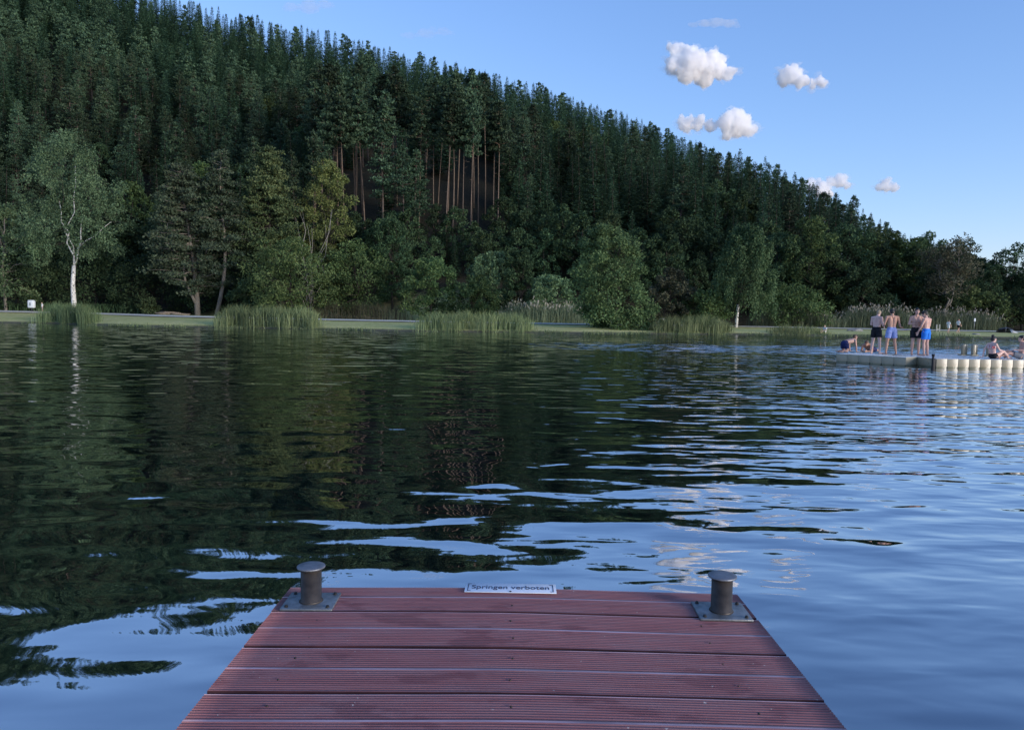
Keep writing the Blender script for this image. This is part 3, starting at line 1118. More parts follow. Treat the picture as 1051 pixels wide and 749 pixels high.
# ------------------------------------------------------------------ reeds
def reed_bed(name, px0, px1, Y0, depth, h0, h1, mat, label, seed, dens=10.0, plume=None, plume_frac=0.0, taper=1.8, wb=0.038, cat='reeds', zoff=-0.25, shore_off=None):
    """a bed of upright blades between two photograph columns; front edge at Y0 or at the water's edge"""
    g = rng(seed)
    if shore_off is not None:      # front edge follows the water's edge
        for _ in range(4):
            Y0 = float(shore(at((px0 + px1) / 2, 335, Y0).x)) + 0.8
    xa = at(px0, 335, Y0).x
    xb = at(px1, 335, Y0).x
    n = int((xb - xa) * depth * dens * 1.3)
    u = g.random(n)
    x = xa + (xb - xa) * u + g.normal(0, 0.30, n)
    v = g.random(n)
    if shore_off is not None:
        yy = shore(x) + shore_off + v * depth + 0.5 * np.sin(x * 1.7 + seed) * (1 - v)
    else:
        yy = Y0 + v * depth
    edge = np.clip(np.minimum(u, 1 - u) * (xb - xa) / (0.9 * taper + 0.01), 0, 1)
    cl = np.array([mnoise.noise(Vector((a * 0.9, b * 0.9, seed))) for a, b in zip(x, yy)])
    H = (h0 + (h1 - h0) * g.random(n)) * (0.55 + 0.45 * edge) * (1 + 0.34 * cl)
    z = ground_z(x, yy) + zoff
    b = np.stack([x, yy, z], 1)
    lean = g.normal(0, 0.085, (n, 2))
    dirs = unit(np.stack([lean[:, 0], lean[:, 1], np.ones(n)], 1))
    a = g.uniform(0, 3.14, n)
    s = np.stack([np.cos(a), np.sin(a), np.zeros(n)], 1)
    L = H - zoff
    W = g.uniform(0.7, 1.3, n) * wb
    mid = b + dirs * (L * 0.6)[:, None]
    bend = g.normal(0, 0.17, (n, 2)) * H[:, None]
    tip = b + dirs * L[:, None]
    tip[:, :2] += bend
    tip[:, 2] -= np.hypot(bend[:, 0], bend[:, 1]) * 0.3
    o = np.array([xa, Y0, gz(xa, Y0)])
    w1 = (s * W[:, None] * 0.5)
    mb = MB()
    mb.q.append(np.stack([b - w1 - o, b + w1 - o, mid + w1 - o, mid - w1 - o], 1)); mb.qm.append(np.zeros(n, np.int32))
    mb.q.append(np.stack([mid - w1 - o, mid + w1 - o, tip + w1 * 0.15 - o, tip - w1 * 0.15 - o], 1)); mb.qm.append(np.zeros(n, np.int32))
    # side leaves
    k = n // 2
    d2 = unit(np.stack([g.normal(0, 0.6, k), g.normal(0, 0.6, k), np.ones(k)], 1))
    mb.kites(mid[:k] - o, d2, s[:k], H[:k] * 0.42, wb * 0.8)
    if plume is not None:
        pk = g.random(n) < plume_frac
        pt = tip[pk] - o
        m_ = len(pt)
        for r_ in range(3):
            d3 = unit(np.stack([g.normal(0, 0.35, m_), g.normal(0, 0.35, m_), np.ones(m_)], 1))
            s3 = unit(np.cross(d3, g.normal(0, 1, (m_, 3))))
            mb.kites(pt - d3 * 0.12, d3, s3, g.uniform(0.28, 0.5, m_), 0.12, 1)
    mats = [M[mat]] + ([M[plume]] if plume else [])
    return tag(mb.build(name, mats, None, False, tuple(o)), label, cat)


reed_bed('reed_bed', 31, 112, 91.5, 2.6, 1.9, 2.5, 'reed', 'green reed bed at the water below the birch trunk', 1, 34, shore_off=0.1)
reed_bed('reed_bed', 215, 330, 89.5, 2.6, 1.8, 2.45, 'reed', 'green reed bed at the water below the slender pine and dark shrub', 2, 34, shore_off=0.1)
reed_bed('reed_bed', 430, 547, 82.5, 2.8, 1.55, 2.1, 'reed', 'green reed bed at the water near the middle of the far bank', 3, 34, shore_off=0.1)
reed_bed('reed_bed', 668, 757, 82.0, 2.6, 1.5, 2.1, 'reed', 'green reed bed at the water between the largest shrub and the weeping birch', 4, 34, shore_off=0.1)
reed_bed('reed_bed', 790, 852, 82.0, 2.4, 0.7, 1.05, 'reed', 'low green reed bed at the water left of the raft', 5, 34, shore_off=0.0)
reed_bed('reed_bed', 944, 992, 82.0, 1.2, 0.35, 0.6, 'reed', 'very low tuft of waterside plants in front of the walking people', 12, 20, shore_off=0.0)
reed_bed('reed_bed', 512, 600, 99.0, 3.0, 2.2, 2.9, 'reedback', 'tall grey reed bed with pale plumes in front of the round pale bush', 6, 26, 'plume', 0.22)
reed_bed('reed_bed', 322, 420, 99.5, 2.5, 1.7, 2.7, 'dryreed', 'brownish tall stalks behind the path under the bushy trees', 7, 13)
reed_bed('reed_bed', 318, 392, 96.4, 1.6, 0.4, 0.65, 'dryreed', 'low strip of dark rough grass along the far side of the path', 8, 20)
reed_bed('reed_bed', 775, 868, 102.0, 3.5, 2.0, 2.8, 'reedback', 'grey green reed bed behind the path left of the standing bathers', 9, 22, 'plume', 0.03)
reed_bed('reed_bed', 866, 945, 104.0, 3.5, 2.6, 3.5, 'reedback', 'tall reed bed with pale plumes right behind the standing bathers', 10, 22, 'plume', 0.2)
reed_bed('reed_bed', 946, 1034, 105.0, 3.5, 2.2, 3.3, 'reedback', 'tall reed bed with some pale plumes behind the walking people', 11, 22, 'plume', 0.15)
# low ragged grass all along the water's edge
rag = None
g = rng(1234)
mb = MB()
n = 9000
x = g.uniform(-72, 66, n)
keep = np.array([mnoise.noise(Vector((a * 0.35, 0.0, 4.4))) for a in x]) > g.normal(-0.05, 0.16, n)
x = x[keep]
n = len(x)
yy = shore(x) + np.abs(g.normal(0, 0.45, n)) - 0.15
b_ = np.stack([x, yy, ground_z(x, yy) - 0.05], 1)
dd = unit(np.stack([g.normal(0, 0.35, n), g.normal(0, 0.35, n), np.ones(n)], 1))
ss = unit(np.cross(dd, g.normal(0, 1, (n, 3))))
mb.kites(b_, dd, ss, g.uniform(0.08, 0.34, n), 0.06)
tag(mb.build('grass', M['reed']), 'ragged low grass along the edge of the lake', 'grass', kind='stuff')
# herb layer under the trees on the left
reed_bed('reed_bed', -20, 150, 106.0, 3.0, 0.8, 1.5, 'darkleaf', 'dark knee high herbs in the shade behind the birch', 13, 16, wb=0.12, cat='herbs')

# white flowered plant by the large shrub
g = rng(950)
mb = MB()
for k in range(14):
    c = np.array([g.uniform(-1.5, 1.5), g.uniform(-0.5, 0.5), g.uniform(0.25, 0.9)])
    blob_leaves(mb, c, 0.42, 60, g, 0.2, 0.8, 0.2, 0)
    if c[2] > 0.55:
        blob_leaves(mb, c + [0, -0.1, 0.32], 0.22, 10, g, 0.16, 0.5, 0.4, 1)
p = at(672, 335, 83.6)
tag(mb.build('flowering_shrub', [M['bush'], M['flower']], None, False, (p.x, 83.6, gz(p.x, 83.6))), 'low plant with white blossom at the foot of the largest shrub', 'plant')

# ------------------------------------------------------------------ jetty
DZ = 0.40                          # deck height above the water
dm, t, b = new_mat('red composite deck boards')
geo = t.new('ShaderNodeNewGeometry')
pos = geo.outputs['Position']
oi = t.new('ShaderNodeObjectInfo')
grain = t.noise(t.mapping(pos, scale=(2.2, 70, 1)), 1.0, 5, 0.65)
blot = t.noise(t.mapping(pos, scale=(1.0, 2.2, 1)), 3.2, 4, 0.55)
worn = t.noise(t.mapping(pos, scale=(1.2, 5.0, 1), loc=(3, 1, 0)), 2.3, 5, 0.7)
base = t.ramp(grain, [(0.25, (0.225, 0.076, 0.074)), (0.55, (0.320, 0.122, 0.118)), (0.8, (0.400, 0.182, 0.178))])
base = t.mix(t.math('MULTIPLY_ADD', worn, 2.6, -1.15, clamp=True), base, c4((0.30, 0.175, 0.180)))
wet = t.math('MULTIPLY_ADD', blot, 20.0, -11.4, clamp=True)
base = t.mix(t.math('MULTIPLY', wet, 0.5), base, c4((0.150, 0.045, 0.047)))
sepz = t.new('ShaderNodeSeparateXYZ')
tco = t.new('ShaderNodeTexCoord').outputs['Object']
t.l.new(tco, sepz.inputs[0])
base = t.mix(t.math('MULTIPLY', t.math('MULTIPLY_ADD', oi.outputs['Random'], 0.3, 0.0), 1.0), base, c4((0.17, 0.075, 0.07)))
specks = t.noise(pos, 55.0, 2, 0.5)
base = t.mix(t.math('MULTIPLY_ADD', specks, 22.0, -16.2, clamp=True), base, c4((0.45, 0.38, 0.36)))
t.put(b.inputs['Base Color'], base)
t.put(b.inputs['Roughness'], t.math('MULTIPLY_ADD', wet, -0.14, 0.44))
b.inputs['Specular IOR Level'].default_value = 0.6
bn = t.new('ShaderNodeBump', i_Strength=0.35, i_Distance=0.002)
t.put(bn.inputs['Height'], t.noise(t.mapping(pos, scale=(3, 60, 20)), 3.0, 4, 0.6))
t.put(b.inputs['Normal'], bn.outputs[0])
M['deck'] = dm
M['deckgroove'] = plain('groove dirt and painted shade', (0.050, 0.018, 0.020), 0.8, 0, 0.2, 0.25, 5)  # groove dirt, darkened further to paint shade into grooves and gaps
M['deckedge'] = plain('worn ribs with painted sky sheen', (0.44, 0.29, 0.31), 0.42, 0, 0.5, 0.2, 3)
M['galv'] = plain('galvanised steel', (0.20, 0.215, 0.225), 0.45, 0.6, 0.5, 0.16, 30, 0.15)
M['rustpost'] = plain('weathered steel pipe', (0.060, 0.050, 0.043), 0.5, 0.5, 0.5, 0.22, 14, 0.1)
M['capsteel'] = plain('worn steel cap', (0.19, 0.195, 0.21), 0.5, 0.6, 0.5, 0.18, 22, 0.1)
M['bolt'] = plain('dark bolt steel', (0.05, 0.045, 0.04), 0.5, 0.6, 0.5, 0.1, 60)
M['beam'] = plain('dark grey timber', (0.085, 0.07, 0.06), 0.8, 0, 0.3, 0.2, 6)
M['signwhite'] = plain('white enamel', (0.74, 0.76, 0.80), 0.35, 0, 0.5, 0.04, 30)
M['ink'] = plain('faded dark lettering', (0.045, 0.055, 0.10), 0.5, 0, 0.4, 0.1, 60)

jx0, jx1 = -1.005, 1.058
jt = empty('jetty', (0, 0, 0), 'red brown ribbed deck boards of a jetty reaching out over the dark water', 'jetty')


def crown(x):
    return -0.0145 * (math.sqrt(x * x + 0.12 ** 2) - 0.12)


def deck_z(x):
    return DZ + crown(x)


def plank(y_far, y_near, y_mid, seed):
    g = rng(seed)
    # profile from the far edge to the near edge: (y, height)
    pr = [(y_far, -0.024), (y_far, -0.004), (y_far - 0.003, 0.0)]

    def grooves(a, b_):
        n = max(3, int(round((a - b_) / 0.0152)))
        p = (a - b_) / n
        for k in range(n):
            s = a - k * p
            pr.extend([(s - p * 0.16, 0.0), (s - p * 0.24, -0.0065), (s - p * 0.58, -0.0065), (s - p * 0.66, 0.0)])
    grooves(y_far - 0.006, y_mid + 0.0075)
    pr.extend([(y_mid + 0.005, 0.0004), (y_mid - 0.005, 0.0004)])
    grooves(y_mid - 0.0075, y_near + 0.006)
    pr.extend([(y_near + 0.003, 0.0), (y_near, -0.004), (y_near, -0.024)])
    e0 = jx0 + g.uniform(-0.003, 0.003)
    e1 = jx1 + g.uniform(-0.003, 0.003)
    nx_ = 26
    dz = g.uniform(-0.0012, 0.0012)
    tilt = g.uniform(-0.0012, 0.0012)
    vs, fs = [], []
    for i in range(nx_ + 1):
        x = e0 + (e1 - e0) * i / nx_
        sag = 0.0014 * math.sin(x * 2.4 + seed)
        for (yy, zz) in pr:
            vs.append((x, yy + 0.0016 * math.sin(x * 1.7 + seed * 2.1), deck_z(x) + zz + dz + tilt * x + sag))
    n = len(pr)
    for i in range(nx_):
        for k in range(n - 1):
            fs.append((i * n + k, i * n + k + 1, (i + 1) * n + k + 1, (i + 1) * n + k))
        fs.append((i * n + n - 1, i * n, (i + 1) * n, (i + 1) * n + n - 1))
    fs.append(tuple(range(n)))
    fs.append(tuple(nx_ * n + k for k in range(n - 1, -1, -1)))
    mb = MB()
    mb.add(vs, fs)
    # worn ribs and rounded edges are paler, reflected sky included in the colour
    pale = {k for k in range(n - 1) if abs((pr[k][0] + pr[k + 1][0]) / 2 - y_mid) < 0.0055 or k in (1, 2)}
    for i in range(nx_):
        for k in range(n - 1):
            if k in pale:
                mb.m[i * n + k] = 1
    low = {n - 3, n - 2} | {k for k in range(n - 1) if pr[k][1] < -0.003 and pr[k + 1][1] < -0.003 and 2 < k < n - 4}  # groove floors and near board faces take the painted shade
    for i in range(nx_):
        for k in low:
            mb.m[i * n + k] = 2
    return mb.build('plank', [M['deck'], M['deckedge'], M['deckgroove']], jt)


JY = 3.336
bounds = [(JY, 3.060, 3.214)]
y = 3.048
while y > -2.6:
    bounds.append((y, y - 0.3250, y - 0.1645))
    y -= 0.336
for i, (a, b_, m_) in enumerate(bounds):
    plank(a, b_, m_, i + 3)
# screws along the three joists
for i, (a, b_, m_) in enumerate(bounds[:5]):
    for xs_ in (-0.78, 0.02, 0.80):
        for q in (0.25, 0.75):
            if i == 0 and (abs(xs_) > 0.5 or q < 0.5):
                continue
            yy = a + (b_ - a) * q
            xx = xs_ + random.uniform(-0.012, 0.012)
            mb = MB()
            mb.lathe([(0.0042, -0.003), (0.0045, 0.0012), (0.0025, 0.002)], 10, (xx, yy, deck_z(xx) + 0.0008))
            mb.build('screw', M['bolt'], jt, True)
for x in (-0.86, 0.0, 0.86):
    mb = MB()
    mb.box((x, (JY - 0.06 - 2.6) / 2, deck_z(x) - 0.026 - 0.08), (0.09, JY + 2.5, 0.155), None, 0, 0.006)
    mb.build('joist', M['beam'], jt)
mb = MB()
mb.box((0.006, JY - 0.028, DZ - 0.125), (1.96, 0.045, 0.16), None, 0, 0.005)
mb.build('end_beam', M['beam'], jt)
for x in (-0.8, 0.8):
    for yy in (2.9, -1.2):
        mb = MB()
        mb.tube([(x, yy, -2.0), (x, yy, DZ - 0.2)], 0.08, 14)
        mb.build('pile', M['rustpost'], jt, True)


def bollard(px, py_front, label, rz):
    """base plate, pipe, mushroom cap; the plate's near edge is seen at px, py_front"""
    p = on_z(px, py_front, DZ)
    y0 = p.y + 0.098
    x0 = p.x
    root = empty('mooring_bollard', (x0, y0, deck_z(x0) + 0.001), label, 'bollard', None, rz)
    mb = MB()
    mb.box((0, 0, 0.005), (0.222, 0.190, 0.010), None, 0, 0.002)
    mb.build('base_plate', M['galv'], root)
    mb = MB()
    mb.lathe([(0.052, 0.010), (0.047, 0.0165), (0.0445, 0.017), (0.0445, 0.155)], 32)
    mb.build('post', M['rustpost'], root, True)
    mb = MB()
    mb.lathe([(0.040, 0.1552), (0.060, 0.158), (0.061, 0.161), (0.0605, 0.1645), (0.057, 0.1665), (0.03, 0.168), (0.004, 0.1685)], 36)
    mb.build('cap', M['capsteel'], root, True)
    for sx in (-0.088, 0.088):
        for sy in (-0.074, 0.074):
            mb = MB()
            mb.lathe([(0.0085, 0.0105), (0.0085, 0.0135), (0.0062, 0.0138), (0.0060, 0.019), (0.004, 0.0195)], 6, (sx, sy, 0))
            mb.build('bolt', M['bolt'], root)
    return root


bollard(313.0, 625.0, 'steel mooring bollard with a flat round cap on the left front corner of the jetty', R(1.0))
bollard(747.0, 635.3, 'steel mooring bollard with a flat round cap on the right front corner of the jetty', R(-1.5))

# sign screwed to the front edge
pc = on_z(525.5, 609.0, DZ)
sg = empty('sign', (0.008, 3.262, deck_z(0.0) + 0.003), 'narrow white warning sign reading Springen verboten on the front edge of the jetty', 'sign', None, R(-0.6))
SW, SD = 0.418, 0.112
mb = MB()
mb.box((0, SD / 2, 0.0025), (SW, SD, 0.003), None, 0, 0.001)
mb.build('plate', M['signwhite'], sg)
mb = MB()
zb = 0.0046
for (cx, cy, sx, sy) in ((-SW / 2 + 0.014, SD / 2, 0.0035, SD - 0.024), (SW / 2 - 0.014, SD / 2, 0.0035, SD - 0.024),
                         (-SW / 2 + 0.022, 0.0138, 0.0125, 0.0035), (-SW / 2 + 0.022, SD - 0.0138, 0.0125, 0.0035),
                         (SW / 2 - 0.022, 0.0138, 0.0125, 0.0035), (SW / 2 - 0.022, SD - 0.0138, 0.0125, 0.0035)):
    mb.box((cx, cy, zb), (sx, sy, 0.0012))
mb.build('border', M['ink'], sg)
fc = bpy.data.curves.new('lettering', 'FONT')
fc.body = 'Springen verboten'
fc.size = 0.060
fc.align_x = 'CENTER'
fc.extrude = 0.0006
fo = bpy.data.objects.new('tmp', fc)
col.objects.link(fo)
dg = bpy.context.evaluated_depsgraph_get()
dg.update()
tm = bpy.data.meshes.new_from_object(fo.evaluated_get(dg))
bpy.data.objects.remove(fo)
xsv = [v.co.x for v in tm.vertices]
k = (SW - 0.062) / (max(xsv) - min(xsv))
for v in tm.vertices:
    v.co = Vector((v.co.x * k, v.co.y * 1.05 + 0.040, v.co.z + zb + 0.0004))
tm.materials.clear()
tm.materials.append(M['ink'])
link('lettering', tm, sg)
for x in (0.0,):
    mb = MB()
    mb.lathe([(0.0055, 0.004), (0.0055, 0.0062), (0.003, 0.007)], 10, (x, 0.010, 0))
    mb.build('screw', M['bolt'], sg, True)

# ------------------------------------------------------------------ bathing raft
rm, t, b = new_mat('beige plastic float')
tc = t.new('ShaderNodeTexCoord').outputs['Object']
oi = t.new('ShaderNodeObjectInfo')
cc = t.ramp(t.noise(tc, 2.5, 4, 0.6), [(0.3, (0.25, 0.21, 0.13)), (0.7, (0.34, 0.29, 0.19))])
cc = t.mix(t.math('MULTIPLY', oi.outputs['Random'], 0.35), cc, c4((0.34, 0.33, 0.27)))
sp_ = t.new('ShaderNodeSeparateXYZ')
t.l.new(t.new('ShaderNodeNewGeometry').outputs['Position'], sp_.inputs[0])
alg = t.math('MULTIPLY', t.math('MULTIPLY_ADD', sp_.outputs['Z'], -14.0, 1.1, clamp=True), 0.8)
cc = t.mix(alg, cc, c4((0.10, 0.11, 0.055)))
t.put(b.inputs['Base Color'], cc)
t.put(b.inputs['Roughness'], t.math('MULTIPLY_ADD', t.noise(tc, 3.0, 3, 0.6), 0.25, 0.18))
M['float'] = rm
M['skylit'] = plain('float tops with painted sky reflection', (0.80, 0.81, 0.82), 0.35, 0, 0.5, 0.10, 3)  # tops coloured lighter to stand for the reflected sky
M['rubber'] = plain('black rubber', (0.015, 0.015, 0.017), 0.6, 0, 0.4, 0.1, 20)
RZ = 0.335
pC = on_z(858, 371.3, 0); pA = on_z(957.5, 377.4, 0); pB = on_z(1046, 378.6, 0)
rt = empty('bathing_raft', (pA.x, pA.y, 0), 'beige floating bathing raft of plastic cubes carrying the bathers', 'raft')


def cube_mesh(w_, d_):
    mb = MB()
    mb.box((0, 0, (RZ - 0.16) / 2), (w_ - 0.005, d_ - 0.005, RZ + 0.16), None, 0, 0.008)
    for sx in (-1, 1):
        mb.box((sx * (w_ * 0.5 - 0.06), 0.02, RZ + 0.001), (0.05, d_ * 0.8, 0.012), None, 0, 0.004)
    me = mb.mesh('float_cube', [M['float'], M['skylit']])
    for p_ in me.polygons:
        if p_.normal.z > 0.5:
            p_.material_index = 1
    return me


def section(p0, p1, n, rows, deep, skip=None):
    u = (p1 - p0).normalized()
    v = Vector((-u.y, u.x, 0))
    w_ = (p1 - p0).length / n
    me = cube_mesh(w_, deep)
    an = math.atan2(u.y, u.x)
    out = []
    for j in range(rows):
        for i in range(n):
            c = p0 + u * (w_ * (i + 0.5)) + v * (deep * (j + 0.5))
            if skip and skip(c):
                continue
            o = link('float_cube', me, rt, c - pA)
            o.rotation_euler = (0, 0, an)
            out.append(o)
    # black joint pins between the cubes of the front
    for i in range(1, n):
        c = p0 + u * (w_ * i) - v * 0.004
        mb = MB()
        mb.tube([(0, 0, -0.02), (0, 0, 0.045)], 0.012, 6)
        o = mb.build('joint_pin', M['rubber'], rt, False, c - pA)
    return u, v


uR = (pB - pA).normalized()
vR = Vector((-uR.y, uR.x, 0))
pE = pA + uR * 5.33
off = uR * 0.12
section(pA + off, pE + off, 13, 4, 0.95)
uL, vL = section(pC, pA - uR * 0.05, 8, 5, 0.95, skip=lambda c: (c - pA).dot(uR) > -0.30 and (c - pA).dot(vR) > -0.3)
# hinge beam and black post in the joint
mb = MB()
mb.box((0.03, 0.03, 0.14), (0.10, 0.10, 0.40), None, 0, 0.01)
mb.build('hinge', M['rubber'], rt)
mb = MB()
mb.tube([(0.06, 0.12, 0.2), (0.06, 0.12, RZ + 0.10)], 0.04, 10)
mb.tube([(0.06, 0.12, RZ + 0.10), (0.06, 0.12, RZ + 0.17)], 0.055, 10)
mb.build('joint_post', M['rubber'], rt, True)


def raft_pt(px, py, dz=0.0):
    return on_z(px, py, RZ + 0.009 + dz)


# ladder handrail posts on the far edge of the raft
for px, py in ((988.5, 364.6), (999.0, 365.0), (1014.5, 365.5)):
    p = raft_pt(px, py) - pA
    mb = MB()
    h_ = 0.46
    mb.box((0, 0, h_ / 2), (0.15, 0.15, h_), None, 0, 0.035)
    mb.box((0.13, 0.02, h_ * 0.47), (0.05, 0.08, h_ * 0.94), None, 0, 0.015)
    mb.box((0.0, 0.0, 0.02), (0.30, 0.26, 0.04), None, 0, 0.01)
    mb.build('rail_post', M['float'], rt, False, p)

# ------------------------------------------------------------------ people
dg = bpy.context.evaluated_depsgraph_get


def skin_mat(name, c):
    m, t, b = new_mat(name)
    tc = t.new('ShaderNodeTexCoord').outputs['Object']
    n = t.noise(tc, 5.0, 4, 0.6)
    t.put(b.inputs['Base Color'], t.ramp(n, [(0.3, c4([c[0] * 0.92, c[1] * 0.82, c[2] * 0.80])), (0.7, c4([x * 1.06 for x in c]))]))
    b.inputs['Roughness'].default_value = 0.5
    b.inputs['Specular IOR Level'].default_value = 0.35
    b.inputs['Subsurface Weight'].default_value = 0.08
    b.inputs['Subsurface Radius'].default_value = (0.02, 0.008, 0.004)
    return m


M['skin_pale'] = skin_mat('pale skin', (0.66, 0.45, 0.38))
M['skin_tan'] = skin_mat('tanned skin', (0.50, 0.29, 0.20))
M['skin_mid'] = skin_mat('light skin', (0.57, 0.36, 0.28))
M['hair_dark'] = plain('dark hair', (0.018, 0.014, 0.012), 0.5, 0, 0.4, 0.3, 40, 0.5)
M['hair_blond'] = plain('blond hair', (0.34, 0.25, 0.15), 0.5, 0, 0.4, 0.25, 40, 0.5)
M['hair_brown'] = plain('brown hair', (0.11, 0.065, 0.038), 0.5, 0, 0.4, 0.3, 40, 0.5)
M['eye'] = plain('eye', (0.03, 0.022, 0.018), 0.2, 0, 0.5, 0.05, 20)
M['lip'] = plain('lip', (0.34, 0.13, 0.11), 0.45, 0, 0.4, 0.1, 30)
M['black_cloth'] = plain('black swim cloth', (0.014, 0.014, 0.018), 0.8, 0, 0.2, 0.25, 12)
M['lav_cloth'] = plain('lavender blue cloth', (0.24, 0.30, 0.56), 0.8, 0, 0.2, 0.16, 10)
M['blue_cloth'] = plain('bright blue cloth', (0.025, 0.18, 0.62), 0.8, 0, 0.2, 0.16, 10)
M['navy_cloth'] = plain('navy cloth', (0.022, 0.030, 0.10), 0.8, 0, 0.2, 0.2, 12)
M['white_cloth'] = plain('white cloth', (0.72, 0.72, 0.70), 0.85, 0, 0.2, 0.06, 12)
M['grey_cloth'] = plain('grey cloth', (0.16, 0.17, 0.19), 0.85, 0, 0.2, 0.15, 12)
bm_, t, b = new_mat('red patterned swim cloth')
tc = t.new('ShaderNodeTexCoord').outputs['Object']
t.put(b.inputs['Base Color'], t.ramp(t.noise(tc, 26, 2, 0.5), [(0.45, (0.42, 0.03, 0.035)), (0.55, (0.60, 0.50, 0.46))]))
M['red_cloth'] = bm_


def cap_add(bm, p0, r0, p1, r1, seg=10):
    """tapered capsule"""
    p0 = Vector(p0); p1 = Vector(p1)
    d = p1 - p0
    L = max(d.length, 1e-4)
    q = d.to_track_quat('Z', 'Y') if d.length > 1e-5 else Quaternion()
    mat = Matrix.Translation((p0 + p1) / 2) @ q.to_matrix().to_4x4()
    bmesh.ops.create_cone(bm, cap_ends=True, segments=seg, radius1=r0, radius2=r1, depth=L, matrix=mat)
    for p, r in ((p0, r0), (p1, r1)):
        bmesh.ops.create_icosphere(bm, subdivisions=2, radius=r, matrix=Matrix.Translation(p))


def ell_add(bm, c, s, rot=None):
    m_ = Matrix.Translation(Vector(c))
    if rot is not None:
        m_ = m_ @ rot.to_4x4()
    m_ = m_ @ Matrix.Diagonal((s[0], s[1], s[2], 1))
    bmesh.ops.create_icosphere(bm, subdivisions=3, radius=1.0, matrix=m_)


def fuse(bm, name, mat, voxel=0.010, smooth=3, parent=None, cut=None):
    """merge overlapping volumes into one continuous skin"""
    me = bpy.data.meshes.new('tmp')
    bm.to_mesh(me)
    bm.free()
    o = bpy.data.objects.new('tmp', me)
    col.objects.link(o)
    r_ = o.modifiers.new('r', 'REMESH')
    r_.mode = 'VOXEL'
    r_.voxel_size = voxel
    if smooth:
        s_ = o.modifiers.new('s', 'SMOOTH')
        s_.factor = 0.5
        s_.iterations = smooth
    d_ = bpy.context.evaluated_depsgraph_get()
    d_.update()
    out = bpy.data.meshes.new_from_object(o.evaluated_get(d_))
    bpy.data.objects.remove(o)
    bpy.data.meshes.remove(me)
    out.materials.clear()
    out.materials.append(mat)
    out.polygons.foreach_set('use_smooth', [True] * len(out.polygons))
    out.name = name
    return link(name, out, parent)


STAND = dict(pel=(0, 0, 0.97), waist=(0, 0.01, 1.13), chest=(0, 0.0, 1.34), neck=(0, -0.015, 1.51), head=(0, 0.02, 1.66),
             shL=(-0.18, -0.01, 1.435), elL=(-0.235, -0.03, 1.17), wrL=(-0.235, 0.05, 0.93), hdL=(0, 0.25, -1),
             shR=(0.18, -0.01, 1.435), elR=(0.235, -0.03, 1.17), wrR=(0.235, 0.05, 0.93), hdR=(0, 0.25, -1),
             hpL=(-0.092, 0, 0.94), knL=(-0.105, 0.02, 0.51), anL=(-0.115, -0.02, 0.085), toL=(-0.135, 0.16, 0.03),
             hpR=(0.092, 0, 0.94), knR=(0.105, 0.02, 0.51), anR=(0.115, -0.02, 0.085), toR=(0.135, 0.16, 0.03),
             face=(0, 1, 0), up=(0, 0, 1))


